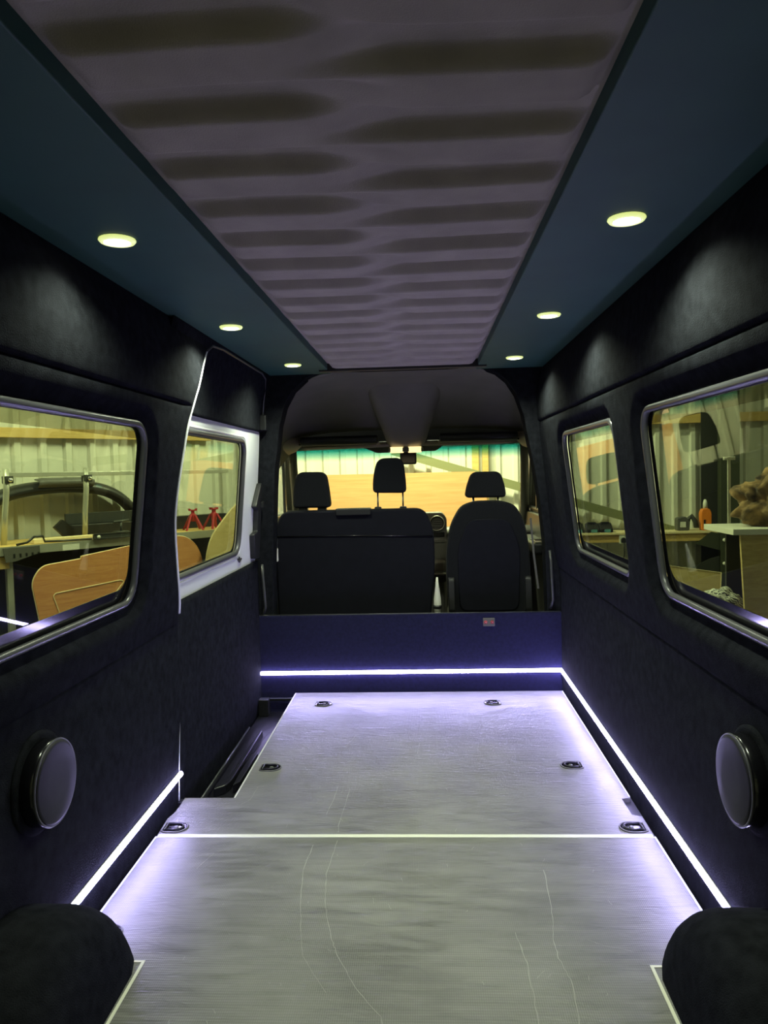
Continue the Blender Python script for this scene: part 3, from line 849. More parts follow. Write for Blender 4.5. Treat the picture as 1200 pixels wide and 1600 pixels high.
hr3 = headrest(dr, [(0.358, 1.108), (0.612, 1.106), (0.606, 1.17), (0.578, 1.268), (0.402, 1.268), (0.368, 1.17)], 4.68, 4.80, [0.03, 0.03, 0.06, 0.04, 0.04, 0.06], seatfab)
for x in (0.412, 0.565):
    obj('headrest_post', MB().tube([(x, 4.745, 1.05), (x, 4.745, 1.12)], 0.007, 8), chrome, hr3, smooth=True)
# pale solid standing in for light spilling between the seats, door-side belts
bs = dr
obj('spilled_light_sliver', MB().lathe([(0.016, 0.40), (0.024, 0.455), (0.022, 0.50), (0.012, 0.57), (0.006, 0.63)], lambda x, y, h: (0.172 + x, 4.60 + y, h), 14), whiteplastic, bs, smooth=True)
obj('sliver_collar', MB().lathe([(0.027, 0.44), (0.027, 0.46)], lambda x, y, h: (0.172 + x, 4.60 + y, h), 14), dkplastic, bs, smooth=True)
sb = thing('seat_belt', (-0.82, 4.6, 0.4), 'dark seat belt hanging beside the passenger bench', 'seat belt', 'cab seat belts')
def ribbon(pts, wdt, th, ax):
    mb = MB(); pts = [Vector(p) for p in pts]; a = Vector(ax) * wdt / 2
    d = Vector((0, th, 0))
    for p in pts:
        mb.v += [tuple(p - a), tuple(p + a), tuple(p + a + d), tuple(p - a + d)]
    for k in range(len(pts) - 1):
        for j in range(4):
            j2 = (j + 1) % 4
            mb.f.append((4 * k + j, 4 * k + j2, 4 * k + 4 + j2, 4 * k + 4 + j))
    return mb
obj('strap', ribbon([(-0.792, 4.60, 1.36), (-0.815, 4.60, 1.15), (-0.822, 4.60, 0.95), (-0.815, 4.60, 0.80)], 0.022, 0.003, (1, 0, 0)), grplastic, sb)
obj('anchor', MB().box((-0.802, 4.585, 1.335), (-0.772, 4.61, 1.39)), grplastic, sb, bevel=0.006)
obj('tongue', MB().box((-0.832, 4.585, 0.855), (-0.800, 4.605, 0.885)), chrome, sb, bevel=0.004)
obj('buckle', MB().box((-0.830, 4.585, 0.745), (-0.802, 4.615, 0.83)), whiteplastic, sb, bevel=0.008)
sb = thing('seat_belt', (0.80, 4.6, 0.4), 'dark seat belt on the pillar beside the driver seat', 'seat belt', 'cab seat belts')
obj('strap', ribbon([(0.745, 4.60, 0.98), (0.762, 4.60, 0.75), (0.785, 4.60, 0.55)], 0.012, 0.002, (1, 0, 0)), grplastic, sb)
obj('anchor', MB().lathe([(0.012, 0.0), (0.012, 0.03)], lambda x, y, h: (0.826 + x, 4.585 + h * 0.5, 0.955 + y), 12), chrome, sb, smooth=True)
obj('guide', MB().box((0.805, 4.58, 0.88), (0.84, 4.62, 0.98)), dkplastic, sb, bevel=0.008)
for x, lab, z0, z1 in ((-0.865, 'slim grey grab rail on the left cab pillar', 0.45, 0.75), (0.828, 'slim grey grab rail on the right cab pillar', 0.46, 0.80)):
    g = thing('grab_rail', (x, 4.42, z0), lab, 'rail', 'cab grab rails')
    obj('bar', MB().tube([(x, 4.425, z0), (x + (0.012 if x > 0 else 0.016), 4.405, z0 + 0.05), (x + (0.004 if x > 0 else 0.006), 4.405, z1 - 0.06), (x, 4.425, z1)], 0.008, 8), rubber, g, smooth=True)

# ================================================================== FITTINGS
# switch plate on the front board
sp = thing('switch_plate', (0.466, 4.39, 0.39), 'small twin-button switch plate on the front board', 'switch')
obj('plate', MB().box((0.432, 4.388, 0.367), (0.500, 4.396, 0.415)), grplastic, sp, bevel=0.003)
for x in (0.447, 0.485):
    bt = obj('button', MB().lathe([(0.010, 0), (0.009, 0.005)], lambda u, v, h: (x + u, 4.388 - h, 0.391 + v), 12), redm, sp, smooth=True)
    obj('glint', MB().lathe([(0.0035, 0), (0.003, 0.0025)], lambda u, v, h: (x + u, 4.383 - h, 0.392 + v), 8), chrome, bt)

# LED strips
def led_strip(p0, p1, nrm, lab):
    p0 = Vector(p0); p1 = Vector(p1); nrm = Vector(nrm)
    t = thing('led_strip', (p0 + p1) / 2, lab, 'led strip', 'white LED strips above the floor')
    hz = Vector((0, 0, 0.0095))
    def slab(dep0, dep1, hh):
        a, b2 = p0 + nrm * dep0, p1 + nrm * dep0; c, d = p1 + nrm * dep1, p0 + nrm * dep1
        return MB().hexa([a - hh, b2 - hh, c - hh, d - hh, a + hh, b2 + hh, c + hh, d + hh])
    obj('backing_tape', slab(0.0, 0.003, hz * 1.25), whiteplastic, t)
    obj('light_bar', MB().tube([p0 + nrm * 0.004, p1 + nrm * 0.004], 0.0095, 12), led_m, t)
    return t
ZS = 0.103
led_strip((-0.885, 1.88, ZS), (-0.885, 2.89, ZS), (1, 0, 0), 'glowing white LED strip low on the left wall, ending at the sliding door')
led_strip((0.885, 1.90, ZS), (0.885, 4.388, ZS), (-1, 0, 0), 'glowing white LED strip running low along the whole right wall')
led_strip((-0.898, 4.395, ZS), (0.885, 4.395, ZS), (0, -1, 0), 'glowing white LED strip across the low front board')

# downlights
def make_downlight():
    t = thing('downlight', (0, 0, 0))
    zz = lambda x, y, h: (x, y, h)
    obj('bezel', MB().lathe([(0.030, 0.004), (0.043, 0.002), (0.045, -0.003), (0.041, -0.008), (0.033, -0.009), (0.030, -0.002)], zz, 32), rim_glow, t, smooth=True)
    obj('lamp_lens', MB().lathe([(0.0305, 0.002), (0.030, -0.006), (0.022, -0.0095), (0.010, -0.0105)], zz, 28), spot_m, t, smooth=True)
    return t
proto = make_downlight()
DL = [(-0.632, 1.855, 'left pelmet, nearest of its three'), (-0.635, 2.965, 'left pelmet, middle of its three'), (-0.575, 4.02, 'left pelmet, farthest near the cab'),
      (0.605, 1.86, 'right pelmet, nearest of its three'), (0.60, 2.955, 'right pelmet, middle of its three'), (0.595, 4.02, 'right pelmet, farthest near the cab')]
for i, (x, y, lab) in enumerate(DL):
    o = proto if i == 0 else copy_thing(proto, (x, y, 1.862))
    o.location = (x, y, 1.862)
    tag(o, 'round lit downlight in the ' + lab, 'downlight', 'downlights in the pelmets')
    ld = bpy.data.lights.new('downlight_beam', 'SPOT'); ld.energy = SPOT_W; ld.color = SPOT_COL; ld.spot_size = math.radians(146); ld.spot_blend = 0.75; ld.shadow_soft_size = 0.025
    lo = bpy.data.objects.new('downlight_beam', ld); COL.objects.link(lo); lo.parent = o; lo.location = (0, 0, -0.016)

# lashing rings set in the floor
def make_ring():
    t = thing('lashing_ring', (0, 0, 0))
    D = []
    for k in range(19):
        a = math.radians(-80 + 160 * k / 18)
        D.append((0.045 * math.cos(a), 0.040 * math.sin(a)))
    D += [(-0.030, 0.037), (-0.044, 0.030), (-0.044, -0.030), (-0.030, -0.037)]
    obj('cup', MB().prism(D, up_xy, -0.004, 0.0022), black, t, bevel=0.001)
    obj('rim', MB().tube([(u, v, 0.0025) for u, v in D], 0.0028, 6, True), grplastic, t, smooth=True)
    R = []
    for k in range(17):
        a = math.radians(-95 + 190 * k / 16)
        R.append((0.004 + 0.026 * math.cos(a), 0.024 * math.sin(a), 0.006))
    R = [(-0.030, -0.022, 0.005)] + R + [(-0.030, 0.022, 0.005)]
    obj('ring', MB().tube(R, 0.0036, 8), dkplastic, t, smooth=True)
    obj('hinge_bar', MB().tube([(-0.032, -0.027, 0.005), (-0.032, 0.027, 0.005)], 0.0045, 8), dkplastic, t, smooth=True)
    obj('screw', MB().lathe([(0.009, 0.001), (0.008, 0.005), (0.004, 0.0055)], lambda x, y, h: (x + 0.004, y, h), 14), grplastic, t, smooth=True)
    return t
rp_ = make_ring()
RL = [(-0.478, 4.115, 0, 'left of the pair nearest the front board'), (0.453, 4.112, math.pi, 'right of the pair nearest the front board'),
      (-0.589, 3.204, 0, 'beside the step well'), (0.711, 3.215, math.pi, 'opposite the step well'),
      (-0.825, 2.646, 0, 'at the left end of the pale floor seam'), (0.815, 2.646, math.pi, 'at the right end of the pale floor seam'),
      (-0.812, 2.012, 0, 'next to the left wheel arch'), (0.812, 2.03, math.pi, 'next to the right wheel arch')]
for i, (x, y, rz, lab) in enumerate(RL):
    o = rp_ if i == 0 else copy_thing(rp_, (x, y, 0), rz)
    o.location = (x, y, 0.0); o.rotation_euler = (0, 0, rz)
    tag(o, 'black D-shaped floor lashing ring ' + lab, 'lashing ring', 'lashing rings in the floor')

# round covers on the walls
for sx, lab in ((-1, 'round grey-faced cover standing proud of the left wall'), (1, 'round grey-faced cover standing proud of the right wall')):
    t = thing('round_cover', (sx * 0.86, 1.79, 0.43), lab, 'cover', 'round wall covers')
    c = (1.825, 0.512)
    mpf = lambda a, b_, h: (sx * (0.885 - h), c[0] + a, c[1] + b_)
    obj('body', MB().lathe([(0.108, 0.0), (0.108, 0.038), (0.104, 0.046), (0.098, 0.048)], mpf, 48), black, t, smooth=True)
    obj('face', MB().lathe([(0.1035, 0.044), (0.1035, 0.050), (0.095, 0.0535), (0.05, 0.056), (0.008, 0.0565)], mpf, 48), lens_m, t, smooth=True)
    rim = [mpf(0.1055 * math.cos(k * math.pi / 32), 0.1055 * math.sin(k * math.pi / 32), 0.047) for k in range(64)]
    obj('rim', MB().tube(rim, 0.0032, 6, True), rubber, t, smooth=True)
    obj('wall_ring', MB().lathe([(0.128, -0.002), (0.128, 0.006), (0.118, 0.010), (0.109, 0.010)], mpf, 48), carpet, t, smooth=True)

# wheel arches
for sx, lab in ((-1, 'black carpeted wheel arch in the lower left corner'), (1, 'black carpeted wheel arch in the lower right corner')):
    rows = []
    for i in range(33):
        a = math.radians(-25 + 230 * i / 32)
        row = []
        for j in range(15):
            t = j / 14
            x = lerp(0.884, 0.672, t)
            # rounded inner shoulder
            e = max(0.0, (0.79 - x) / 0.118)
            rr = 0.40 - 0.11 * (1 - math.sqrt(max(0, 1 - e * e)))
            row.append((sx * x, 1.60 + rr * math.cos(a) * 0.93, -0.13 + rr * math.sin(a)))
        a_in = [(sx * 0.670, 1.60 + 0.16 * math.cos(a), -0.13 + 0.16 * math.sin(a)), (sx * 0.670, 1.60, -0.13)]
        rows.append(row + a_in)
    tag(obj('wheel_arch', MB().grid(rows), carpet, smooth=True, solid=0.004), lab, 'wheel arch', 'carpeted wheel arches')

# ================================================================== WORKSHOP AROUND THE VAN
GZ = -0.65
tag(obj('floor_workshop', MB().box((-7, -6, GZ - 0.1), (7, 9.3, GZ)), concrete), 'concrete workshop floor around the van', 'floor', kind='structure')
tag(obj('ceiling_workshop', MB().box((-7, -6, 4.4), (7, 9.3, 4.5)), cream_sheet), 'pale workshop roof above the van', 'ceiling', kind='structure')
def corrugated(P, u, n, s0, s1, z0, z1, period=0.25):
    mb = MB(); pts = []
    s = s0
    while s < s1:
        for ds, d in ((0, 0), (0.155, 0), (0.175, 0.032), (0.23, 0.032)):
            pts.append((s + ds * period / 0.25, d))
        s += period
    row0 = [(P[0] + u[0] * a + n[0] * d, P[1] + u[1] * a + n[1] * d, z0) for a, d in pts]
    row1 = [(x, y, z1) for x, y, z in row0]
    return mb.grid([row0, row1])
tag(obj('wall_workshop_front', corrugated((0, 8.8), (1, 0), (0, -1), -3.2, 7, GZ, 4.4, 0.20), cream_sheet), 'pale corrugated workshop wall ahead of the van', 'wall', kind='structure')
P0 = (-3.45, 7.5); WU = (0.643, 0.766); WN = (0.766, -0.643)
def WL(s, d, z): return (P0[0] + WU[0] * s + WN[0] * d, P0[1] + WU[1] * s + WN[1] * d, z)
tag(obj('wall_workshop_left', corrugated(P0, WU, WN, -5, 1.72, GZ, 4.4), cream_sheet), 'pale corrugated workshop wall seen through the left windows', 'wall', kind='structure')
tag(obj('wall_workshop_right', corrugated((6.5, 0), (0, 1), (-1, 0), -6, 8.8, GZ, 4.4), cream_sheet), 'pale corrugated workshop wall at the far right', 'wall', kind='structure')
tag(obj('wall_workshop_back', corrugated((0, -6), (1, 0), (0, 1), -7, 7, GZ, 4.4), cream_sheet), 'pale corrugated workshop wall behind the van', 'wall', kind='structure')

# lamps hanging in the workshop
def batten(x, y, lab, power, rz=0.0, z=3.75):
    t = thing('batten_lamp', (x, y, z), lab, 'lamp', 'workshop batten lamps')
    obj('housing', MB().box((x - 0.75, y - 0.06, z), (x + 0.75, y + 0.06, z + 0.06)), whiteplastic, t, bevel=0.01)
    obj('tube_light', MB().tube([(x - 0.72, y, z - 0.02), (x + 0.72, y, z - 0.02)], 0.018, 10), BAT, t, smooth=True)
    obj('hanger', MB().tube([(x, y, z + 0.06), (x, y, 4.4)], 0.006, 6), galv, t)
    ld = bpy.data.lights.new('batten_light', 'AREA'); ld.shape = 'RECTANGLE'; ld.size = 1.4; ld.size_y = 0.12; ld.energy = power; ld.color = WORKSHOP_LIGHT
    lo = bpy.data.objects.new('batten_light', ld); COL.objects.link(lo); lo.location = (x, y, z - 0.045); lo.parent = t; lo.matrix_parent_inverse = Matrix.Translation(-Vector((x, y, z)))
BAT = emis('batten_glow', WORKSHOP_LIGHT, 8.0)
batten(0.0, 7.3, 'workshop batten lamp hanging ahead of the van', WORKSHOP_W * 4.0)
batten(-3.2, 5.0, 'workshop batten lamp hanging left of the van', WORKSHOP_W * 2.4)
batten(3.4, 6.0, 'workshop batten lamp hanging right of the van', WORKSHOP_W * 0.5)
batten(0.0, -2.6, 'workshop batten lamp hanging behind the open rear doors', WORKSHOP_W * 0.5)

# --- ahead of the windscreen and right of the van
def board(name, poly, mp, a, b_, m, lab, cat, group=None, edge=True, bevel=0.002):
    t = thing(name, mp(poly[0][0], poly[0][1], a), lab, cat, group)
    obj('sheet', MB().prism(poly, mp, a, b_), m, t)
    if edge:
        n = len(poly)
        obj('edge_band', MB().tube([mp(u, v, min(a, b_) if True else b_) for u, v in poly], 0.006, 6, True), ply_edge, t)
    return t
fy = lambda u, v, t: (u, t, v)
board('plywood_sheet', [(-1.22, GZ), (0.86, GZ), (0.80, 1.25), (0.66, 1.272), (-1.22, 1.276)], fy, 8.60, 8.62, front_ply, 'large orange plywood sheet standing ahead of the windscreen', 'plywood', edge=False)
for x0, x1, lab in ((0.66, 0.735, 'left of two timber posts beyond the windscreen'), (0.775, 0.845, 'right of two timber posts beyond the windscreen')):
    tag(obj('timber_post', MB().box((x0, 8.69, GZ), (x1, 8.765, 3.4)), timber, bevel=0.004), lab, 'post', 'timber posts')
# steel column and brace
col = thing('steel_column', (3.45, 8.5, GZ), 'dark olive steel column seen through the right rear window', 'column')
obj('front_flange', MB().box((3.31, 8.36, GZ), (3.51, 8.375, 4.4)), steel, col)
obj('web', MB().box((3.40, 8.375, GZ), (3.415, 8.69, 4.4)), steel, col)
obj('back_flange', MB().box((3.22, 8.69, GZ), (3.51, 8.705, 4.4)), darksteel, col)
for z in (0.46, 0.205):
    obj('bolt', MB().lathe([(0.022, 0), (0.022, 0.012), (0.012, 0.02)], lambda x, y, h: (3.345 + x * 0.9, 8.36 - h, z + y * 0.9), 10), whiteplastic, col, smooth=True)
br = thing('diagonal_brace', (1.5, 8.62, 0.9), 'olive diagonal steel brace crossing the front workshop wall', 'brace')
bp0, bp1 = Vector((-0.25, 8.672, 1.533)), Vector((3.385, 8.672, 0.40))
dz = Vector((0.018, 0, 0.045))
mb = MB(); th = Vector((0, 0.012, 0))
mb.hexa([bp0 - dz, bp1 - dz, bp1 - dz + th, bp0 - dz + th, bp0 + dz, bp1 + dz, bp1 + dz + th, bp0 + dz + th])
obj('bar', mb, steel_lt, br)
obj('gusset', MB().prism([(2.95, 0.13), (3.31, 0.10), (3.31, 0.28), (3.22, 0.26)], fy, 8.40, 8.41), darksteel, br)
obj('gusset', MB().prism([(3.05, 0.42), (3.33, 0.34), (3.33, 0.52), (3.22, 0.55)], fy, 8.395, 8.405), steel, br)
tag(obj('timber_rail', MB().box((2.2, 8.70, 1.755), (6.4, 8.765, 1.86)), timber, bevel=0.004), 'timber rail high on the front wall beyond the right rear window', 'rail')
# shelf with chargers, sockets
sh = thing('wall_shelf', (2.6, 8.6, 0.5), 'pale wooden shelf along the front workshop wall', 'shelf')
obj('top_board', MB().box((1.7, 8.40, 0.535), (3.30, 8.76, 0.56)), ply_edge, sh, bevel=0.003)
obj('front_rail', MB().box((1.7, 8.42, 0.45), (3.30, 8.45, 0.533)), timber, sh, bevel=0.003)
for k, (x, lab) in enumerate(((1.80, 'left of the black battery chargers on the shelf'), (1.965, 'middle of the black battery chargers on the shelf'), (2.11, 'right of the black battery chargers on the shelf'))):
    t = thing('battery_charger', (x, 8.50, 0.56), lab, 'charger', 'battery chargers on the shelf')
    prof = [(8.43, 0.56), (8.58, 0.56), (8.58, 0.655), (8.52, 0.665), (8.43, 0.60)]
    obj('body', MB().prism(prof, lambda u, v, t_: (t_, u, v), x - 0.075, x + 0.065), blackplastic, t, bevel=0.008)
    obj('front_label', MB().prism([(8.425, 0.565), (8.4255, 0.598), (8.429, 0.598), (8.429, 0.565)], lambda u, v, t_: (t_, u, v), x - 0.03, x + 0.035), teal_label, t)
    obj('dock', MB().box((x - 0.05, 8.50, 0.655), (x + 0.04, 8.56, 0.675)), dkplastic, t, bevel=0.005)
so = thing('double_socket', (2.32, 8.41, 0.42), 'white double wall socket with two black plugs below the shelf', 'socket')
obj('face_plate', MB().box((2.235, 8.405, 0.435), (2.40, 8.42, 0.535)), whiteplastic, so, bevel=0.004)
for x in (2.275, 2.375):
    pg = obj('plug', MB().prism(round_poly([(x - 0.028, 0.45), (x + 0.028, 0.45), (x + 0.028, 0.49), (x, 0.51), (x - 0.028, 0.49)], 0.01), fy, 8.375, 8.405), blackplastic, so, bevel=0.004)
    c_ = obj('cable', MB().tube([(x, 8.38, 0.45), (x + 0.005, 8.375, 0.33), (x - 0.02, 8.38, 0.18), (x - 0.05, 8.40, 0.02)], 0.006, 6), blackplastic, pg, smooth=True)
tl = thing('power_tool', (3.08, 8.5, 0.56), 'grey cordless tool lying on the shelf beside the orange bottle', 'tool')
obj('tool_body', MB().prism(round_poly([(2.88, 0.56), (3.01, 0.56), (3.02, 0.66), (2.97, 0.72), (2.88, 0.70)], 0.02), fy, 8.46, 8.56), grplastic, tl, bevel=0.008)
obj('handle', MB().tube([(2.97, 8.5, 0.60), (3.01, 8.5, 0.68), (3.04, 8.49, 0.72), (3.08, 8.48, 0.66), (3.09, 8.48, 0.595)], 0.028, 8), darksteel, tl, smooth=True)
obj('front_badge', MB().box((2.91, 8.455, 0.60), (2.97, 8.462, 0.66)), whiteplastic, tl)
bo = thing('orange_bottle', (3.21, 8.48, 0.56), 'bright orange plastic bottle standing on the shelf by the column', 'bottle')
obj('bottle_body', MB().prism(round_poly([(3.135, 0.562), (3.245, 0.562), (3.25, 0.75), (3.225, 0.80), (3.15, 0.80), (3.13, 0.75)], 0.02), fy, 8.45, 8.53), orangem, bo, bevel=0.01)
obj('cap', MB().lathe([(0.026, 0.80), (0.024, 0.86), (0.012, 0.90)], lambda x, y, h: (3.19 + x, 8.49 + y, h), 12), whiteplastic, bo, smooth=True)
obj('mark', MB().box((3.16, 8.446, 0.60), (3.178, 8.451, 0.68)), blackplastic, bo)
board('plywood_offcut', [(2.70, -0.60), (3.22, -0.60), (3.25, 0.125), (2.68, 0.215)], fy, 8.20, 8.215, pale_ply, 'pale plywood offcut leaning below the shelf beyond the right rear window', 'plywood')
# stack on the far right: panels, white top, fur, cloth
st = thing('trestle_stand', (2.9, 6.3, GZ), 'wooden trestle of tall panels with a white top at the far right', 'stand')
obj('top_board', MB().box((2.60, 6.25, 0.70), (3.6, 6.9, 0.748)), whiteplastic, st, bevel=0.003)
obj('side_panel', MB().prism([(2.665, 0.70), (2.90, 0.70), (2.86, GZ), (2.74, GZ)], fy, 6.27, 6.30), pale_ply, st)
obj('side_panel', MB().prism([(2.92, 0.70), (3.5, 0.70), (3.5, GZ), (2.87, GZ)], fy, 6.29, 6.32), timber, st)
obj('back_panel', MB().box((2.72, 6.70, GZ), (3.5, 6.73, 0.70)), darksteel, st)
def blob(name, c, r, m, lab, cat, amp, seed, sub=4, sharp=2.0):
    import bmesh
    from mathutils import noise
    bm = bmesh.new()
    bmesh.ops.create_icosphere(bm, subdivisions=sub, radius=1.0)
    for v in bm.verts:
        d = v.co.normalized()
        k = 1 + amp * noise.fractal(d * sharp + Vector((seed, 0, 0)), 1.0, 2.0, 4)
        p = Vector((d.x * r[0], d.y * r[1], d.z * r[2])) * k
        p.z = max(p.z, -r[2] * 0.55)
        v.co = Vector(c) + p
    me = bpy.data.meshes.new(name); bm.to_mesh(me); bm.free()
    me.materials.append(m); me.polygons.foreach_set('use_smooth', [True] * len(me.polygons))
    o = bpy.data.objects.new(name, me); COL.objects.link(o)
    return tag(o, lab, cat)
blob('fur_throw', (3.10, 6.58, 0.92), (0.36, 0.22, 0.30), fur_m, 'heap of brown fur throw on the white trestle top', 'fur', 0.42, 3.0, 5, 1.8)
tag(obj('storage_crate', MB().box((2.35, 6.36, GZ), (2.71, 6.66, 0.02)), darksteel, bevel=0.01), 'dark crate on the ground under the patterned cloth', 'crate')
blob('patterned_cloth', (2.60, 6.5, 0.10), (0.17, 0.14, 0.13), cloth_m, 'crumpled black and white patterned cloth by the trestle panels', 'cloth', 0.3, 8.0)
tk = thing('clamp_bar', (2.85, 6.96, GZ), 'pale steel clamp bar standing behind the fur throw', 'clamp')
obj('jaw', MB().box((2.80, 6.95, 1.315), (2.90, 6.98, 1.345)), galv, tk, bevel=0.003)
obj('bar', MB().box((2.835, 6.955, GZ), (2.86, 6.975, 1.33)), galv, tk, bevel=0.002)

# --- left of the van
def wbox(s0, s1, d0, d1, z0, z1):
    return MB().hexa([WL(s0, d0, z0), WL(s1, d0, z0), WL(s1, d1, z0), WL(s0, d1, z0), WL(s0, d0, z1), WL(s1, d0, z1), WL(s1, d1, z1), WL(s0, d1, z1)])
tag(obj('timber_rail', wbox(-2.2, 1.6, 0.033, 0.09, 1.705, 1.80), timber, bevel=0.004), 'yellow timber rail high on the wall beyond the left rear window', 'rail')
be = thing('work_bench', WL(0, 0.6, GZ), 'long steel-edged work bench under the left workshop wall', 'bench')
obj('bench_top', wbox(-1.6, 1.5, 0.08, 0.98, 0.69, 0.735), timber, be, bevel=0.003)
obj('front_angle', wbox(-1.10, 1.45, 0.985, 0.995, 0.672, 0.745), galv, be)
eb = obj('end_bracket', MB().prism([(-1.08, 0.735), (-0.78, 0.735), (-0.78, 0.675), (-0.98, 0.62), (-1.06, 0.615)], lambda s, z, d: WL(s, d, z), 0.998, 1.006), grplastic, be)
for k in range(5):
    s_ = -1.0 + 0.05 * k
    obj('slot', wbox(s_, s_ + 0.016, 1.0062, 1.0075, 0.648 + 0.004 * k, 0.682), blackplastic, eb)
obj('cross_beam', wbox(-1.6, -1.02, 0.90, 0.97, 0.56, 0.66), timber, be, bevel=0.004)
for s_ in (-1.01, 0.30, 1.35):
    obj('leg', wbox(s_ - 0.025, s_ + 0.025, 0.90, 0.95, GZ, 0.69), galv, be, bevel=0.003)
obj('under_shade_sheet', wbox(-1.6, 1.45, 0.55, 0.57, GZ, 0.66), darksteel, be)  # dark sheet added for the shade on the wall under the bench
# label and spirit level on the bench front
tag(obj('paper_label', wbox(-0.58, -0.43, 0.9955, 0.9975, 0.672, 0.722), whiteplastic), 'white paper label stuck on the bench front edge', 'label')
lv = thing('spirit_level', WL(-0.1, 1.0, 0.69), 'long silver spirit level resting along the bench front', 'level')
obj('level_body', wbox(-0.30, 0.12, 0.985, 1.02, 0.753, 0.79), darksteel, lv, bevel=0.003)
obj('level_flange', wbox(-0.31, 0.13, 0.98, 1.025, 0.79, 0.798), chrome, lv)
obj('level_flange', wbox(-0.31, 0.13, 0.98, 1.025, 0.7465, 0.753), chrome, lv)
for s_ in (-0.26, 0.08):
    obj('end_vial', MB().lathe([(0.016, 0), (0.016, 0.006)], lambda x, y, h: WL(s_ + x, 1.02 + h, 0.769 + y), 12), whiteplastic, lv, smooth=True)
ca = tag(obj('black_cable', MB().tube([WL(-0.93, 0.9, 0.748), WL(-0.86, 0.95, 0.765), WL(-0.80, 0.95, 0.81), WL(-0.72, 0.93, 0.81), WL(-0.70, 0.92, 0.76), WL(-0.5, 0.87, 0.748), WL(-0.3, 0.90, 0.748), WL(-0.08, 0.9, 0.75)], 0.010, 8), blackplastic, smooth=True), 'black cable looped on the bench top', 'cable')
tag(obj('pale_plank', wbox(-0.75, 0.2, 0.70, 0.82, 0.737, 0.775), ply_edge, bevel=0.003), 'pale plank lying on the bench top', 'plank')
# rack with long bar and uprights
rk = thing('bar_rack', WL(-0.3, 0.7, 0.735), 'galvanised rack with two uprights and a long top bar on the bench', 'rack')
obj('top_bar', wbox(-0.86, 1.45, 0.59, 0.63, 1.325, 1.365), galv, rk, bevel=0.004)
def rackpost(s0, s1, lean):
    pts_ = [WL(s0, 0.62, 1.40), WL(s0 - 0.01, 0.63, 1.20), WL(s0 - 0.03, 0.63, 1.0), WL(s1, 0.62, 0.735)]
    return MB().tube(pts_, 0.026, 8)
obj('upright', rackpost(-0.88, -0.93, 0), galv, rk, smooth=True)
obj('upright', rackpost(-0.16, -0.20, 0), galv, rk, smooth=True)
for s_ in (-0.87, -0.155):
    obj('clamp', wbox(s_ - 0.035, s_ + 0.035, 0.575, 0.66, 1.27, 1.335), darksteel, rk, bevel=0.005)
    obj('wing_nut', MB().lathe([(0.02, 0), (0.02, 0.03), (0.01, 0.04)], lambda x, y, h: WL(s_ + x, 0.66 + h, 1.30 + y), 10), chrome, rk, smooth=True)
# car bumper standing on the bench against the wall
bu = thing('car_bumper', WL(-0.2, 0.35, 0.735), 'dark curved car bumper standing arched on the bench against the wall', 'bumper')
arc = [(-1.12, 0.80), (-1.06, 0.92), (-0.93, 1.09), (-0.72, 1.195), (-0.45, 1.235), (-0.2, 1.245), (0.05, 1.235), (0.28, 1.18), (0.45, 1.06), (0.56, 0.90), (0.62, 0.80)]
rows = []
for i, (s_, z) in enumerate(arc):
    a = arc[max(i - 1, 0)]; b2 = arc[min(i + 1, len(arc) - 1)]
    t = Vector((b2[0] - a[0], b2[1] - a[1])).normalized(); nn_ = Vector((-t.y, t.x))
    row = []
    for dd, off in ((0.06, 0.02), (0.11, 0.045), (0.20, 0.05), (0.27, 0.035), (0.30, -0.01), (0.29, -0.05), (0.22, -0.075)):
        row.append(WL(s_ + nn_.x * off, dd, z + nn_.y * off))
    rows.append(row)
obj('bumper_skin', MB().grid(rows), blackplastic, bu, smooth=True, subsurf=2, solid=0.008)
rows = []
for s_ in (-0.48, -0.40, -0.2, 0.0, 0.06):
    k = 1.0 if -0.45 < s_ < 0.03 else 0.0
    rows.append([WL(s_, 0.30, 1.235 - 0.01), WL(s_, 0.335, 1.262 - 0.01 * (1 - k)), WL(s_, 0.33, 1.285 + 0.012 * k), WL(s_, 0.22, 1.30 + 0.012 * k)])
obj('bumper_insert', MB().grid(rows), grplastic, bu, smooth=True, solid=0.01)
tb = thing('tool_case', WL(0.0, 0.45, 0.735), 'long black channel-shaped case lying at the back of the bench', 'case')
obj('case_body', wbox(-0.28, 0.75, 0.32, 0.52, 0.737, 0.86), blackplastic, tb, bevel=0.006)
obj('raised_lip', wbox(-0.26, 0.72, 0.33, 0.36, 0.86, 0.965), darksteel, tb, bevel=0.004)
obj('end_flap', MB().prism([(-0.44, 0.85), (-0.36, 0.92), (-0.26, 0.83), (-0.26, 0.737), (-0.33, 0.737)], lambda s, z, d: WL(s, d, z), 0.48, 0.53), blackplastic, tb)
tag(obj('black_plank', wbox(0.80, 1.55, 0.30, 0.42, 0.737, 0.875), blackplastic, bevel=0.004), 'black plank on the bench behind the red axle stands', 'plank')
vz = thing('bench_clamp', WL(0.02, 0.9, 0.80), 'small black clamp at the far end of the spirit level', 'clamp')
obj('screw', MB().tube([WL(0.02, 0.9, 0.79), WL(0.02, 0.9, 0.88)], 0.012, 8), darksteel, vz, smooth=True)
obj('bar_handle', MB().tube([WL(-0.05, 0.9, 0.885), WL(0.10, 0.9, 0.895)], 0.014, 8), darksteel, vz, smooth=True)
obj('foot', wbox(-0.04, 0.08, 0.86, 0.94, 0.737, 0.80), darksteel, vz, bevel=0.005)
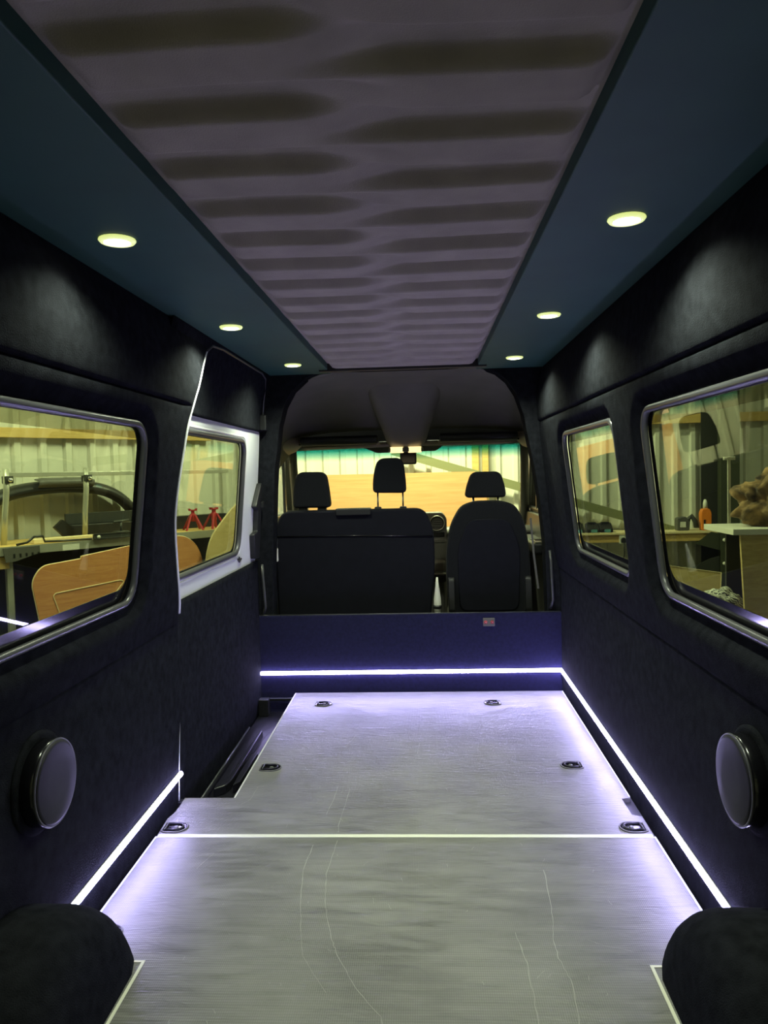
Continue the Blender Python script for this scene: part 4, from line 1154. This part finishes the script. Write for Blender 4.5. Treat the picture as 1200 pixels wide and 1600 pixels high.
# axle stands
def make_stand():
    t = thing('axle_stand', (0, 0, 0))
    for sx in (-1, 1):
        for sy in (-1, 1):
            obj('leg', MB().hexa([(sx * 0.075, sy * 0.075, 0), (sx * 0.095, sy * 0.075, 0), (sx * 0.095, sy * 0.095, 0), (sx * 0.075, sy * 0.095, 0),
                                  (sx * 0.012, sy * 0.012, 0.16), (sx * 0.030, sy * 0.012, 0.16), (sx * 0.030, sy * 0.030, 0.16), (sx * 0.012, sy * 0.030, 0.16)]), redm, t)
    obj('sleeve', MB().lathe([(0.030, 0.09), (0.030, 0.165), (0.026, 0.17)], lambda x, y, h: (x, y, h), 14), redm, t, smooth=True)
    obj('post', MB().box((-0.016, -0.016, 0.10), (0.016, 0.016, 0.205)), redm, t, bevel=0.002)
    obj('saddle', MB().prism([(-0.04, 0.20), (0.04, 0.20), (0.046, 0.225), (0.03, 0.225), (0.02, 0.212), (-0.02, 0.212), (-0.03, 0.225), (-0.046, 0.225)], lambda u, v, t_: (u, t_, v), -0.024, 0.024), redm, t, bevel=0.002)
    return t
sa = make_stand(); sa.location = WL(0.93, 0.70, 0.737); sa.rotation_euler = (0, 0, 0.5)
tag(sa, 'red axle stand on the bench, left of the pair', 'axle stand', 'red axle stands')
sb_ = copy_thing(sa, WL(1.19, 0.70, 0.737), 0.9)
tag(sb_, 'red axle stand on the bench, right of the pair', 'axle stand', 'red axle stands')
# leaning plywood cut-outs
wm = lambda s, z, d: WL(s, d, z)
pa = board('plywood_cutout', round_poly([(-0.85, GZ), (0.16, GZ), (0.16, 0.70), (-0.495, 0.622), (-0.50, 0.602), (-0.84, 0.575), (-0.925, 0.45), (-0.87, 0.10)], [0, 0, 0, 0, 0, 0.10, 0.10, 0.05], 6), wm, 1.17, 1.155, orange_ply, 'orange plywood cut-out with a routed outline leaning on the bench', 'plywood')
gr = [(-0.66, 0.0), (-0.692, 0.106), (-0.755, 0.312), (-0.736, 0.333), (-0.145, 0.377), (-0.114, 0.36), (-0.243, 0.22), (-0.42, 0.03)]
obj('routed_line', MB().tube([WL(s, 1.1715, z) for s, z in round_poly(gr, 0.02, 4)][:-2], 0.004, 5), ply_edge, pa)
pb = board('plywood_cutout', round_poly([(0.30, GZ), (0.74, GZ), (0.735, 0.36), (0.71, 0.52), (0.655, 0.635), (0.54, 0.72), (0.30, 0.735)], [0, 0, 0.05, 0.06, 0.08, 0.1, 0], 6), wm, 1.17, 1.155, orange_ply, 'orange plywood cut-out with rounded corner seen through the sliding door window', 'plywood')
obj('routed_line', MB().tube([WL(0.40, 1.172, 0.37), WL(0.56, 1.172, 0.375), WL(0.60, 1.172, 0.36)], 0.004, 5), ply_edge, pb)
board('plywood_cutout', round_poly([(0.70, GZ), (1.35, GZ), (1.35, 1.12), (1.18, 1.06), (1.05, 0.985), (0.89, 0.83), (0.77, 0.70), (0.70, 0.50)], [0, 0, 0, 0.05, 0.08, 0.1, 0.1, 0.1], 6), wm, 1.27, 1.255, pale_ply, 'pale plywood cut-out with a curved edge seen through the sliding door window', 'plywood')
